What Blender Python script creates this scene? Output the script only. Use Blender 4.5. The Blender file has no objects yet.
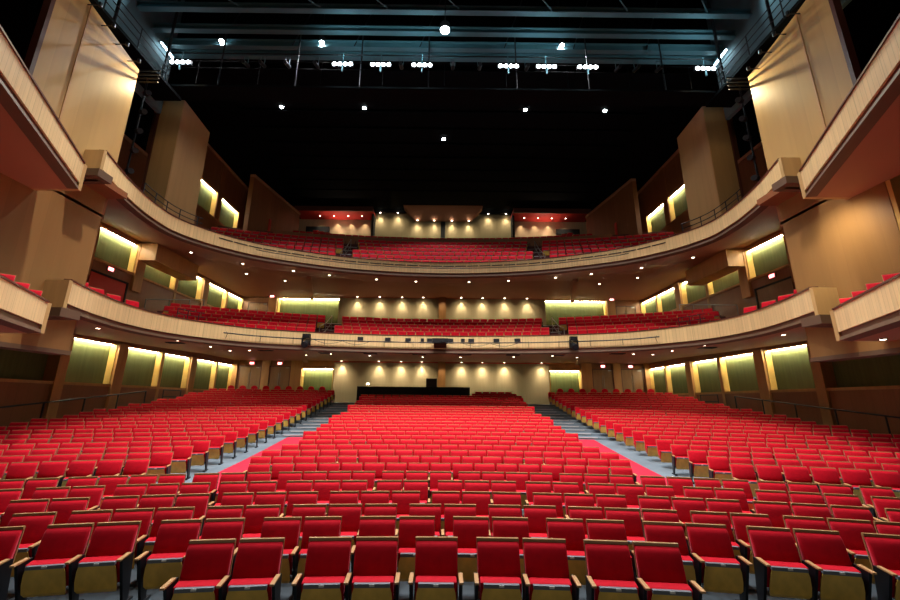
import bpy, bmesh, math, random
from mathutils import Vector, Matrix
random.seed(7)
S = bpy.context.scene
COL = S.collection
PI = math.pi
H = 2.52

# ------------------------------------------------------------------ camera, world, exposure
cam_d = bpy.data.cameras.new('camera'); cam = bpy.data.objects.new('camera', cam_d); COL.objects.link(cam)
cam_d.sensor_width = 36; cam_d.lens = 16.0; cam_d.shift_x = 6 / 900; cam_d.clip_start = 0.05; cam_d.clip_end = 300
cam.matrix_world = (Matrix.Translation((0, 0, H)) @ Matrix.Rotation(math.radians(-0.25), 4, 'Z')
                    @ Matrix.Rotation(math.radians(90 + 14.3), 4, 'X') @ Matrix.Rotation(math.radians(0.5), 4, 'Z'))
S.camera = cam
w = bpy.data.worlds.new('world'); S.world = w; w.use_nodes = True
w.node_tree.nodes['Background'].inputs[0].default_value = (0.5, 0.6, 0.8, 1)
w.node_tree.nodes['Background'].inputs[1].default_value = 0.0
S.view_settings.view_transform = 'Standard'; S.view_settings.look = 'None'
S.view_settings.gamma = 1; S.view_settings.use_curve_mapping = False
S.view_settings.exposure = 0.45
S.cycles.use_denoising = True
S.cycles.max_bounces = 5; S.cycles.diffuse_bounces = 3; S.cycles.glossy_bounces = 2
S.cycles.sample_clamp_indirect = 3.0
S.cycles.use_light_tree = True

COOL = (0.60, 0.90, 1.0); WARM = (1.0, 0.80, 0.52); NEUT = (1.0, 0.93, 0.84)
def spot(loc, target, power, color, size_deg, blend=0.6, radius=0.12):
    d = bpy.data.lights.new('spot_light', 'SPOT'); d.energy = power; d.color = color
    d.spot_size = math.radians(size_deg); d.spot_blend = blend; d.shadow_soft_size = radius
    o = bpy.data.objects.new('spot_light', d); COL.objects.link(o)
    o.location = loc
    o.rotation_euler = (Vector(target) - Vector(loc)).to_track_quat('-Z', 'Y').to_euler()
    return o

# unseen lamps added over the front rows to light the seats (fixtures further down)
ADDED_LAMPS = [(x, y, 20.6) for y in (10.5,) for x in (-6.6, -2.2, 2.2, 6.6)]
for (x, y, z) in ADDED_LAMPS:
    spot((x, y, z - 0.35), (x * 1.1, y + 6.0, 0), 4900, (1.0, 0.90, 0.84), 84, 0.7, 0.2)
for s in (-1, 1):      # unseen lamps added behind the camera to brighten seat pans and soffits
    spot((s * 4.5, -5.0, 1.9), (s * 2.0, 8, 0.6), 120, (1.0, 0.84, 0.6), 95, 0.8, 0.3)
    spot((s * 4.5, -5.0, 5.0), (-s * 9.0, 20, 12.0), 1700, (1.0, 0.84, 0.62), 46, 1.0, 0.3)

# ------------------------------------------------------------------ materials
def _nodes(m):
    m.use_nodes = True
    return m.node_tree, m.node_tree.nodes['Principled BSDF']
def mat(name, col, rough=0.6, metal=0.0, var=0.12, scale=(1, 1, 1), detail=3.0, emit=None, estr=0.0, spec=0.4, bump=0.0):
    m = bpy.data.materials.new(name); nt, b = _nodes(m)
    b.inputs['Base Color'].default_value = (*col, 1); b.inputs['Roughness'].default_value = rough
    b.inputs['Metallic'].default_value = metal
    b.inputs['Specular IOR Level'].default_value = spec
    if emit:
        b.inputs['Emission Color'].default_value = (*emit, 1); b.inputs['Emission Strength'].default_value = estr
    if var > 0:
        tc = nt.nodes.new('ShaderNodeTexCoord'); mp = nt.nodes.new('ShaderNodeMapping')
        mp.inputs['Scale'].default_value = scale
        n = nt.nodes.new('ShaderNodeTexNoise'); n.inputs['Detail'].default_value = detail; n.inputs['Scale'].default_value = 1.0
        r = nt.nodes.new('ShaderNodeMapRange'); r.inputs['From Min'].default_value = 0.3; r.inputs['From Max'].default_value = 0.7
        r.inputs['To Min'].default_value = 1 - var; r.inputs['To Max'].default_value = 1 + var
        mx = nt.nodes.new('ShaderNodeVectorMath'); mx.operation = 'SCALE'; mx.inputs[0].default_value = col
        nt.links.new(tc.outputs['Object'], mp.inputs[0]); nt.links.new(mp.outputs[0], n.inputs['Vector'])
        nt.links.new(n.outputs[0], r.inputs['Value']); nt.links.new(r.outputs[0], mx.inputs['Scale'])
        nt.links.new(mx.outputs[0], b.inputs['Base Color'])
        if bump:
            bp = nt.nodes.new('ShaderNodeBump'); bp.inputs['Strength'].default_value = bump
            nt.links.new(n.outputs[0], bp.inputs['Height']); nt.links.new(bp.outputs[0], b.inputs['Normal'])
    return m
def slat_mat(name, col, pitch=0.16, rough=0.45, dark=0.72, big=1.25, grain=(0.6, 14)):
    """wood veneer boards: uv.x runs along the surface in metres, uv.y up it"""
    m = bpy.data.materials.new(name); nt, b = _nodes(m); N = nt.nodes; L = nt.links
    b.inputs['Roughness'].default_value = rough; b.inputs['Specular IOR Level'].default_value = 0.35
    uv = N.new('ShaderNodeUVMap'); sp = N.new('ShaderNodeSeparateXYZ'); L.new(uv.outputs[0], sp.inputs[0])
    def seam(p, wdt):
        d = N.new('ShaderNodeMath'); d.operation = 'DIVIDE'; L.new(sp.outputs[0], d.inputs[0]); d.inputs[1].default_value = p
        f = N.new('ShaderNodeMath'); f.operation = 'FRACT'; L.new(d.outputs[0], f.inputs[0])
        g = N.new('ShaderNodeMath'); g.operation = 'GREATER_THAN'; L.new(f.outputs[0], g.inputs[0]); g.inputs[1].default_value = wdt / p
        return g, d
    g1, d1 = seam(pitch, 0.012); g2, d2 = seam(big, 0.02)
    fl = N.new('ShaderNodeMath'); fl.operation = 'FLOOR'; L.new(d1.outputs[0], fl.inputs[0])
    wn = N.new('ShaderNodeTexWhiteNoise'); wn.noise_dimensions = '1D'; L.new(fl.outputs[0], wn.inputs['W'])
    mp = N.new('ShaderNodeMapping'); mp.inputs['Scale'].default_value = (grain[1], grain[0], 1); L.new(uv.outputs[0], mp.inputs[0])
    ns = N.new('ShaderNodeTexNoise'); ns.inputs['Scale'].default_value = 1; ns.inputs['Detail'].default_value = 4; L.new(mp.outputs[0], ns.inputs['Vector'])
    a = N.new('ShaderNodeMath'); a.operation = 'MULTIPLY_ADD'; L.new(wn.outputs[0], a.inputs[0]); a.inputs[1].default_value = 0.10; a.inputs[2].default_value = 0.82
    a2 = N.new('ShaderNodeMath'); a2.operation = 'MULTIPLY_ADD'; L.new(ns.outputs[0], a2.inputs[0]); a2.inputs[1].default_value = 0.24; L.new(a.outputs[0], a2.inputs[2])
    mn = N.new('ShaderNodeMath'); mn.operation = 'MULTIPLY'; L.new(g1.outputs[0], mn.inputs[0]); L.new(g2.outputs[0], mn.inputs[1])
    mr = N.new('ShaderNodeMapRange'); mr.inputs['To Min'].default_value = dark; L.new(mn.outputs[0], mr.inputs['Value'])
    mm = N.new('ShaderNodeMath'); mm.operation = 'MULTIPLY'; L.new(mr.outputs[0], mm.inputs[0]); L.new(a2.outputs[0], mm.inputs[1])
    v = N.new('ShaderNodeVectorMath'); v.operation = 'SCALE'; v.inputs[0].default_value = col; L.new(mm.outputs[0], v.inputs['Scale'])
    L.new(v.outputs[0], b.inputs['Base Color'])
    return m
M = {}
M['fabric'] = mat('seat_fabric', (0.58, 0.002, 0.016), 0.8, var=0.10, scale=(9, 9, 9), spec=0.15)
_b = M['fabric'].node_tree.nodes['Principled BSDF']
_b.inputs['Sheen Weight'].default_value = 0.25; _b.inputs['Sheen Roughness'].default_value = 0.45; _b.inputs['Sheen Tint'].default_value = (1, 0.25, 0.32, 1)
M['pan'] = mat('seat_pan_laminate', (0.80, 0.50, 0.095), 0.4, var=0.16, scale=(6, 6, 4))
M['oak'] = mat('armrest_wood', (0.50, 0.27, 0.11), 0.4, var=0.1, scale=(20, 4, 20))
M['trimwood'] = mat('seat_back_wood', (0.40, 0.21, 0.085), 0.4, var=0.1, scale=(4, 4, 20))
M['lip'] = mat('seat_lip_grey', (0.16, 0.18, 0.21), 0.4, var=0.0)
M['plate'] = mat('number_plate', (0.8, 0.8, 0.78), 0.4, var=0.0)
M['iron'] = mat('black_iron', (0.006, 0.007, 0.010), 0.45, var=0.0)
M['concrete'] = mat('grey_floor', (0.17, 0.22, 0.26), 0.6, var=0.15, scale=(1.5, 1.5, 1.5))
M['carpet'] = mat('red_carpet', (0.55, 0.03, 0.06), 0.95, var=0.12, scale=(8, 8, 8), spec=0.1)
M['nosing'] = mat('step_nosing', (0.62, 0.6, 0.6), 0.5, var=0.0)
M['maple'] = slat_mat('maple_slats', (0.80, 0.59, 0.29), 0.17)
M['maple_flat'] = mat('maple_veneer', (0.52, 0.33, 0.13), 0.5, var=0.12, scale=(3, 3, 0.5), detail=5)
M['maple_big'] = slat_mat('maple_panel_veneer', (0.52, 0.32, 0.115), 0.6, dark=0.93, big=60, grain=(0.35, 4))
M['pillar'] = mat('pillar_wood', (0.46, 0.22, 0.07), 0.5, var=0.12, scale=(4, 4, 0.5), detail=5)
M['towerwood'] = slat_mat('amber_tower_veneer', (0.30, 0.155, 0.05), 0.6, dark=0.93, big=60, grain=(0.35, 4))
M['panelwood'] = slat_mat('amber_panel_veneer', (0.42, 0.25, 0.095), 0.6, dark=0.93, big=60, grain=(0.35, 4))
M['pitfloor'] = mat('dark_lift_floor', (0.028, 0.042, 0.052), 0.5, var=0.2, scale=(1.5, 1.5, 1.5))
M['mahog'] = slat_mat('mahogany_wainscot', (0.26, 0.095, 0.036), 0.45, dark=0.8, grain=(0.4, 6))
M['soffit'] = mat('red_brown_soffit', (0.44, 0.20, 0.11), 0.65, var=0.04, scale=(.5, .5, .5))
M['darktrim'] = mat('dark_cap_wood', (0.10, 0.03, 0.018), 0.4, var=0.05)
M['greytrim'] = mat('grey_plaster_band', (0.13, 0.075, 0.042), 0.6, var=0.04)
M['green'] = mat('green_wall_fabric', (0.125, 0.145, 0.055), 0.8, var=0.12, scale=(7, 7, 0.5), detail=4, spec=0.1)
M['beige'] = mat('beige_back_wall', (0.35, 0.275, 0.155), 0.85, var=0.05, scale=(6, 6, 0.4), spec=0.1)
M['reveal'] = mat('yellow_reveal_paint', (0.70, 0.46, 0.12), 0.6, var=0.03)
M['black'] = mat('black_paint', (0.005, 0.006, 0.008), 0.7, var=0.0)
M['blackmatte'] = mat('black_ceiling', (0.0012, 0.002, 0.0028), 0.9, var=0.0, spec=0.1)
M['steel'] = mat('blue_grey_steel', (0.065, 0.15, 0.175), 0.55, 0.0, var=0.1)
M['atticwall'] = mat('attic_wall_blue_grey', (0.10, 0.16, 0.18), 0.8, var=0.15, scale=(1, 1, 1))
M['chrome'] = mat('satin_rail_metal', (0.30, 0.27, 0.24), 0.3, 0.9, var=0.0)
M['deck'] = mat('balcony_deck', (0.10, 0.03, 0.03), 0.9, var=0.1)
M['redpaint'] = mat('red_painted_soffit', (0.60, 0.035, 0.025), 0.6, var=0.03)
M['doorwood'] = mat('door_veneer', (0.26, 0.13, 0.05), 0.5, var=0.12, scale=(4, 4, 0.6))
M['cream'] = mat('cream_back_panel', (0.52, 0.36, 0.22), 0.7, var=0.06, scale=(4, 4, .5))
M['lamp_cool'] = mat('lamp_cool_white', (0.9, 0.9, 0.9), 0.4, var=0, emit=(0.78, 0.93, 1.0), estr=22)
M['lamp_star'] = mat('lamp_spot_white', (0.9, 0.9, 0.9), 0.4, var=0, emit=(0.85, 0.95, 1.0), estr=50)
M['lamp_warm'] = mat('lamp_warm_white', (0.9, 0.9, 0.9), 0.4, var=0, emit=(1.0, 0.86, 0.66), estr=14)
M['cove'] = mat('cove_strip_lamp', (0.9, 0.9, 0.9), 0.4, var=0, emit=(1.0, 0.93, 0.68), estr=54)
M['exit'] = mat('exit_sign_face', (0.8, 0.1, 0.1), 0.4, var=0, emit=(1.0, 0.16, 0.16), estr=3.0)
M['exit_txt'] = mat('exit_sign_letters', (0.9, 0.9, 0.9), 0.4, var=0, emit=(1.0, 0.75, 0.75), estr=6.0)
M['screen'] = mat('dark_blue_grey_case', (0.012, 0.014, 0.019), 0.5, var=0)

# ------------------------------------------------------------------ mesh helpers
class MB:
    def __init__(s): s.v = []; s.f = []; s.mi = []; s.uv = []; s.mats = []
    def m(s, name):
        if name not in s.mats: s.mats.append(name)
        return s.mats.index(name)
    def face(s, idx, mi, uvs=None):
        s.f.append(idx); s.mi.append(mi); s.uv.append(uvs)
    def hexa(s, p, name):
        """8 points: bottom ring 0-3, top ring 4-7"""
        b = len(s.v); s.v += [tuple(q) for q in p]; mi = s.m(name)
        for q in ((0, 3, 2, 1), (4, 5, 6, 7), (0, 1, 5, 4), (1, 2, 6, 5), (2, 3, 7, 6), (3, 0, 4, 7)):
            P = [Vector(p[i]) for i in q]
            n = (P[1] - P[0]).cross(P[2] - P[1])
            ax = max(range(3), key=lambda k: abs(n[k]))
            if ax == 2: uv = [(c[0], c[1]) for c in P]
            else:
                d = Vector((-n.y, n.x, 0)); d = d.normalized() if d.length > 1e-9 else Vector((1, 0, 0))
                uv = [(c.dot(d), c.z) for c in P]
            s.face([b + i for i in q], mi, uv)
        return s
    def box(s, x0, x1, y0, y1, z0, z1, name):
        x0, x1 = min(x0, x1), max(x0, x1)
        return s.hexa([(x0, y0, z0), (x1, y0, z0), (x1, y1, z0), (x0, y1, z0), (x0, y0, z1), (x1, y0, z1), (x1, y1, z1), (x0, y1, z1)], name)
    def bar(s, a, b_, r, name, n=8):
        a = Vector(a); b_ = Vector(b_); d = (b_ - a).normalized()
        u = d.orthogonal().normalized(); v = d.cross(u)
        base = len(s.v); mi = s.m(name)
        for c in (a, b_):
            for i in range(n):
                t = 2 * PI * i / n
                s.v.append(tuple(c + u * (r * math.cos(t)) + v * (r * math.sin(t))))
        for i in range(n):
            j = (i + 1) % n
            s.face([base + i, base + j, base + n + j, base + n + i], mi)
        s.face([base + i for i in range(n)][::-1], mi); s.face([base + n + i for i in range(n)], mi)
        return s
    def poly(s, pts, name, uvs=None):
        b = len(s.v); s.v += [tuple(p) for p in pts]; s.face(list(range(b, b + len(pts))), s.m(name), uvs); return s
    def build(s, name, parent=None, loc=None, smooth=False, bevel=0.0, mesh_only=False):
        me = bpy.data.meshes.new(name); me.from_pydata(s.v, [], s.f)
        for n in s.mats: me.materials.append(M[n])
        me.polygons.foreach_set('material_index', s.mi)
        uvl = me.uv_layers.new(name='UVMap').data
        li = 0
        for p, uv in zip(me.polygons, s.uv):
            if uv:
                for k, c in enumerate(uv): uvl[p.loop_start + k].uv = c
        bm = bmesh.new(); bm.from_mesh(me); bmesh.ops.recalc_face_normals(bm, faces=bm.faces)
        if bevel:
            bmesh.ops.bevel(bm, geom=[e for e in bm.edges if e.is_manifold and e.calc_face_angle(0) > 0.4], offset=bevel, segments=2, affect='EDGES', profile=0.6)
        bm.to_mesh(me); bm.free()
        if smooth: me.polygons.foreach_set('use_smooth', [True] * len(me.polygons))
        me.update()
        if mesh_only: return me
        o = bpy.data.objects.new(name, me); COL.objects.link(o)
        if loc: o.location = loc
        if parent: o.parent = parent
        return o
def bx(x0, x1, y0, y1, z0, z1, m): return MB().box(x0, x1, y0, y1, z0, z1, m)
def tag(o, label, cat=None, group=None, kind=None):
    if label: o['label'] = label
    if cat: o['category'] = cat
    if group: o['group'] = group
    if kind: o['kind'] = kind
    return o
def empty(name, loc=(0, 0, 0), rz=0.0):
    o = bpy.data.objects.new(name, None); COL.objects.link(o); o.location = loc; o.rotation_euler = (0, 0, rz); o.empty_display_size = 0.1
    return o
def struct(o, label=None, cat=None):
    o['kind'] = 'structure'
    if label: o['label'] = label
    if cat: o['category'] = cat
    return o
def copy_tree(o, parent=None):
    c = o.copy(); COL.objects.link(c); c.parent = parent
    for ch in o.children: copy_tree(ch, c)
    return c
SIDE = {-1: 'left', 1: 'right'}
ORD = ['first', 'second', 'third', 'fourth', 'fifth', 'sixth', 'seventh', 'eighth', 'ninth', 'tenth', 'eleventh', 'twelfth', 'thirteenth',
       'fourteenth', 'fifteenth', 'sixteenth', 'seventeenth', 'eighteenth', 'nineteenth', 'twentieth', 'twenty-first', 'twenty-second',
       'twenty-third', 'twenty-fourth', 'twenty-fifth', 'twenty-sixth', 'twenty-seventh', 'twenty-eighth', 'twenty-ninth', 'thirtieth',
       'thirty-first', 'thirty-second', 'thirty-third', 'thirty-fourth', 'thirty-fifth', 'thirty-sixth', 'thirty-seventh', 'thirty-eighth',
       'thirty-ninth', 'fortieth'] + ['forty-%s' % q for q in ('first', 'second', 'third', 'fourth', 'fifth', 'sixth', 'seventh', 'eighth', 'ninth')] + ['fiftieth']

# ------------------------------------------------------------------ curves
def catmull(P, n=10):
    P = [Vector((*p, 0)) for p in P]; P = [2 * P[0] - P[1]] + P + [2 * P[-1] - P[-2]]
    out = []
    for i in range(1, len(P) - 2):
        for k in range(n):
            t = k / n; a, b, c, d = P[i - 1:i + 3]
            out.append(0.5 * ((2 * b) + (c - a) * t + (2 * a - 5 * b + 4 * c - d) * t * t + (-a + 3 * b - 3 * c + d) * t ** 3))
    out.append(P[-2]); return out
class Curve:
    def __init__(s, pts):
        s.p = [Vector((p[0], p[1], 0)) for p in pts]; s.s = [0.0]
        for a, b in zip(s.p, s.p[1:]): s.s.append(s.s[-1] + (b - a).length)
        s.n = []
        for i in range(len(s.p)):
            t = (s.p[min(i + 1, len(s.p) - 1)] - s.p[max(i - 1, 0)]).normalized(); s.n.append(Vector((-t.y, t.x, 0)))
    def off(s, d): return [p + n * d for p, n in zip(s.p, s.n)]
    def sub(s, a, b):
        """the piece between arclengths a and b"""
        q = [s.at(a)[0]] + [p for p, t in zip(s.p, s.s) if a + 1e-3 < t < b - 1e-3] + [s.at(b)[0]]
        c = Curve(q); c.n[0] = s.at(a)[1]; c.n[-1] = s.at(b)[1]; return c
    def at(s, t):
        t = max(0, min(t, s.s[-1])); i = 0
        lo, hi = 0, len(s.s) - 1
        while hi - lo > 1:
            m = (lo + hi) // 2
            if s.s[m] <= t: lo = m
            else: hi = m
        f = (t - s.s[lo]) / max(1e-9, s.s[hi] - s.s[lo])
        return s.p[lo].lerp(s.p[hi], f), s.n[lo].lerp(s.n[hi], f).normalized()
def sweep(mb, c, prof, name, closed=True):
    """prof: (offset outwards, z) ring swept along the curve"""
    b = len(mb.v); k = len(prof); mi = mb.m(name)
    for p, n in zip(c.p, c.n):
        for (o, z) in prof: q = p + n * o; mb.v.append((q.x, q.y, z))
    N = len(c.p)
    for i in range(N - 1):
        for j in range(k if closed else k - 1):
            j2 = (j + 1) % k
            a0, a1, c1, c0 = b + i * k + j, b + i * k + j2, b + (i + 1) * k + j2, b + (i + 1) * k + j
            v0, v1 = prof[j][1], prof[j2][1]
            mb.face([a0, a1, c1, c0], mi, [(c.s[i], v0), (c.s[i], v1), (c.s[i + 1], v1), (c.s[i + 1], v0)])
    if closed:
        mb.face([b + j for j in range(k)], mi); mb.face([b + (N - 1) * k + j for j in range(k)][::-1], mi)
    return mb
def rect(o0, o1, z0, z1): return [(o0, z0), (o1, z0), (o1, z1), (o0, z1)]
HALF1 = [(0, 23.35), (4.9, 23.0), (9.3, 21.8), (11.4, 20.3), (12.65, 18.4), (12.95, 16.3), (12.65, 14.3), (12.15, 12.6)]
HALF2 = [(0, 24.25), (5.3, 23.6), (9.6, 21.9), (11.7, 20.3), (12.95, 18.4), (13.1, 16.6), (12.75, 14.6), (12.15, 12.7)]
def full(h): return Curve(catmull([(-x, y) for x, y in reversed(h)] + h[1:], 9))
N1, N2 = full(HALF1), full(HALF2)

WX = 18.0; YB = 35.2
# ------------------------------------------------------------------ main floor (raked, concentric rows about (0,-18))
CY0 = -18.0
tops = [535.5, 515, 504.4, 491, 480, 471, 462.5, 455.5, 449.5, 444.3, 440.3, 436.4, 432.4, 428.4, 425, 421.3, 418.3, 415, 412.5, 410, 407.5, 405.3, 403.3, 401.3, 399.3, 397.3, 395.3, 393.3]
ROWF = [5.47, 6.38, 7.10, 8.06, 9.12, 10.25] + [5.46 + 0.955 * k for k in range(6, 29)]
def zfloor_row(k):      # k = 1..29
    if k <= 6: return 0.0
    q = k - 6
    return 0.0462 * q + 0.00253 * q * q
def row_r(k): return ROWF[k - 1] - CY0
prof = [(18.0 + 0.0, 0.0), (row_r(6) + 0.45, 0.0)]
for k in range(7, 30):
    r = row_r(k)
    if k < 18: prof.append((r - 0.1, zfloor_row(k)))
    else:
        prof.append((r - 0.80, zfloor_row(k - 1))); prof.append((r - 0.79, zfloor_row(k)))
ZBACK = zfloor_row(29)
prof.append((YB - CY0 + 3.5, ZBACK))
mb = MB(); mi = mb.m('concrete'); mp_ = mb.m('pitfloor'); NA = 72
for (r, z) in prof:
    for i in range(NA + 1):
        x = -WX - 0.3 + (2 * WX + 0.6) * i / NA
        y = CY0 + math.sqrt(max(r * r - x * x, 1)) if r > 19 else -1.0
        mb.v.append((x, min(y, YB), z))
for j in range(len(prof) - 1):
    for i in range(NA):
        a = j * (NA + 1) + i
        mb.face([a, a + 1, a + NA + 2, a + NA + 1], mp_ if j == 0 else mi)
fl = struct(mb.build('floor'), 'grey raked auditorium floor rising in steps towards the back', 'floor')

def half_in(k): return 5.35 + 0.035 * (ROWF[k - 1] - 11.2)
def inner_side(k): return 7.55 + 0.03 * (ROWF[k - 1] - 11.2) if k > 7 else 7.6
# carpet runners down the two aisles, then the lighter step nosings further up
for sgn in (-1, 1):
    mb = MB(); mi = mb.m('carpet'); ks = list(range(4, 19)); b0 = 0
    for k in ks:
        r = row_r(k) - 0.1 if k > 6 else row_r(k)
        if k == 18: r -= 0.75
        z = (zfloor_row(k) if k < 18 else zfloor_row(17) + 0.004) + 0.012
        for x in (half_in(k) + 0.02, inner_side(k) - 0.55):
            mb.v.append((sgn * x, CY0 + math.sqrt(r * r - x * x), z))
    for i in range(len(ks) - 1): mb.face([2 * i, 2 * i + 1, 2 * i + 3, 2 * i + 2], mi)
    struct(mb.build('aisle_carpet'), 'pink-red carpet running up the %s aisle between the seat blocks' % SIDE[sgn], 'carpet')
    for k in range(18, 30):
        r = row_r(k) - 0.80; z = zfloor_row(k)
        xs = [half_in(k) + 0.1, half_in(k) + 0.9, inner_side(k) - 0.35]
        mb = MB()
        for x0, x1 in zip(xs, xs[1:]):
            p = []
            for zz in (z - 0.02, z + 0.006):
                for x, rr in ((x0, r - 0.012), (x1, r - 0.012), (x1, r + 0.07), (x0, r + 0.07)):
                    p.append((sgn * x, CY0 + math.sqrt(rr * rr - x * x), zz))
            mb.hexa(p, 'nosing')
        o = mb.build('step_nosing'); struct(o, 'pale strip on the %s stair edge of the %s aisle counted from the stage' % (ORD[k - 18], SIDE[sgn]), 'step edge')

# ------------------------------------------------------------------ ceiling, attic, back and side walls
ZC = 21.5
struct(bx(-19.2, 19.2, 17.9, 42, ZC, ZC + 0.3, 'blackmatte').build('ceiling'), 'black painted ceiling over the house', 'ceiling')
struct(bx(-19.2, 19.2, 17.7, 17.9, ZC - 0.2, 25, 'blackmatte').build('ceiling_drop'), 'black drop at the edge of the lighting void', 'ceiling')
struct(bx(-19.2, 19.2, -3, 17.9, 25, 25.3, 'blackmatte').build('ceiling_void_top'), 'dark top of the lighting void', 'ceiling')
for i, y in enumerate([19.2, 20.9, 22.6, 24.3, 26.0, 27.7, 29.4, 31.1, 32.8]):
    o = bx(-13.5, 13.5, y, y + 1.45, ZC - 0.42, ZC - 0.34, 'blackmatte').build('ceiling_board')
    struct(o, 'long black ceiling board, %s behind the lighting bridge' % ORD[i], 'ceiling board')
for sgn in (-1, 1):
    struct(bx(sgn * 14.6, sgn * 14.8, 3, 17.7, 16.8, 25, 'atticwall').build('wall_void_%s' % SIDE[sgn]), 'blue-grey wall of the lighting void on the %s' % SIDE[sgn], 'wall')
    struct(bx(sgn * 18.62, sgn * 18.9, -3, 42, -1, 25, 'blackmatte').build('wall_outer_%s' % SIDE[sgn]), 'black outer wall behind the %s panelling' % SIDE[sgn], 'wall')

BAYS = [(19.5, 22.25), (22.95, 25.95), (26.2, 28.9), (29.6, 32.4), (32.6, 35.1)]
LEV = [(3.3, 5.5), (9.62, 11.42), (16.45, 18.6)]
LEVNAME = ['ground floor', 'lower balcony', 'upper balcony']
def mirror_box(s, x0, x1, *r): return MB().box(s * x0, s * x1, *r)
for s in (-1, 1):
    root = empty('wall_%s' % SIDE[s], (s * WX, 20, 0)); struct(root, '%s auditorium wall of mahogany panelling with lit green bays' % SIDE[s], 'wall')
    def wp(mbx, name):
        o = mbx.build(name, None); o.parent = root; o.matrix_parent_inverse = Matrix.Translation((-s * WX, -20, 0)); return o
    y0, y1 = 13.0, 35.2
    wp(mirror_box(s, 18, 18.6, 3.0, y1, -0.5, 3.3, 'mahog'), 'wainscot')
    wp(mirror_box(s, 18, 18.6, 3.0, y1, 5.5, 9.62, 'mahog'), 'wainscot')
    wp(mirror_box(s, 18, 18.6, 3.0, y1, 11.42, 16.45, 'mahog'), 'wainscot')
    wp(mirror_box(s, 18, 18.6, 22.0, y1, 18.6, 21.5, 'mahog'), 'wainscot')
    wp(mirror_box(s, 18, 18.6, 16.0, 22.0, 16.45, 16.85, 'mahog'), 'coping')
    wp(mirror_box(s, 17.93, 18.6, 22.0, y1, 21.2, 21.45, 'soffit'), 'coping')
    wp(mirror_box(s, 17.93, 18.6, 16.0, 22.0, 16.75, 16.95, 'soffit'), 'coping')
    for z in (3.3, 9.62):
        wp(mirror_box(s, 17.92, 18.05, 14.0 if z < 5 else 19.4, y1, z - 0.13, z, 'pillar'), 'sill')
    # pillars between the bays
    for (a, b, prot) in ((18.95, 19.45, .12), (22.27, 22.93, .14), (25.97, 26.18, .04), (28.92, 29.58, .14), (32.42, 32.58, .04), (35.12, 35.2, .02)):
        wp(mirror_box(s, 18 - prot, 18.6, a, b, -0.3, 5.52, 'pillar'), 'pillar')
        wp(mirror_box(s, 18 - prot, 18.6, a, b, 8.6, 11.45, 'pillar'), 'pillar')
        if a > 22: wp(mirror_box(s, 18 - prot * .5, 18.6, a, b, 16.4, 21.2, 'mahog'), 'pillar')
    for (a, b) in ((22.0, 26.19), (32.42, 35.2)):
        wp(mirror_box(s, 18, 18.6, a, b, 16.45, 18.6, 'mahog'), 'wainscot')
    # unlit bay under the box
    wp(mirror_box(s, 18.45, 18.6, 13.5, 18.95, 3.3, 5.5, 'green'), 'dark_wall_bay')
    wp(mirror_box(s, 18.45, 18.6, 3, 19.5, 9.62, 11.42, 'green'), 'dark_wall_bay')
    wp(mirror_box(s, 18.0, 18.6, 13.0, 13.5, -.3, 5.5, 'pillar'), 'pillar')
    wp(mirror_box(s, 18.0, 18.6, 3.0, 13.0, 3.3, 5.5, 'mahog'), 'wainscot')

def niche(name, sx, a, b, z0, z1, label, group, axis='x'):
    """green fabric bay, yellow side reveals and a lamp strip under its head"""
    root = empty(name, ((sx * 18.5, (a + b) / 2, z0) if axis == 'x' else ((a + b) / 2, 35.7, z0)))
    tag(root, label, 'wall panel', group)
    ln = b - a
    def P(mb_, nm, par=root):
        o = mb_.build(nm); o.parent = par
        if par is root: o.matrix_parent_inverse = Matrix.Translation(-root.location)
        return o
    if axis == 'x':
        P(mirror_box(sx, 18.34, 18.6, a, b, z0, z1, 'green'), 'fabric_back')
        P(mirror_box(sx, 17.99, 18.34, b - 0.03, b + 0.01, z0, z1, 'reveal'), 'side_reveal')
        P(mirror_box(sx, 17.99, 18.34, a - 0.01, a + 0.03, z0, z1, 'reveal'), 'side_reveal')
        P(mirror_box(sx, 18.17, 18.27, a + 0.08, b - 0.08, z1 - 0.10, z1 - 0.03, 'cove'), 'lamp_strip')
        P(mirror_box(sx, 18.10, 18.13, a + 0.03, b - 0.03, z1 - 0.08, z1, 'pillar'), 'head_lip')
    else:
        P(bx(a, b, 35.68, 35.8, z0, z1, 'green'), 'fabric_back')
        P(bx(a - .01, a + .03, 35.19, 35.68, z0, z1, 'reveal'), 'side_reveal')
        P(bx(b - .03, b + .01, 35.19, 35.68, z0, z1, 'reveal'), 'side_reveal')
        P(bx(a + .08, b - .08, 35.42, 35.54, z1 - .10, z1 - .03, 'cove'), 'lamp_strip')
        P(bx(a + .03, b - .03, 35.30, 35.33, z1 - .08, z1, 'pillar'), 'head_lip')
    return root
for s in (-1, 1):
    for L_ in range(3):
        bays = BAYS if L_ < 2 else BAYS[2:4]
        for i, (a, b) in enumerate(bays):
            z0, z1 = LEV[L_]
            niche('lit_wall_panel', s, a, b, z0, z1, 'green wall panel lit from its top edge, %s from the stage along the %s wall of the %s' % (ORD[i], SIDE[s], LEVNAME[L_]), 'lit green wall panels')
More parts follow.
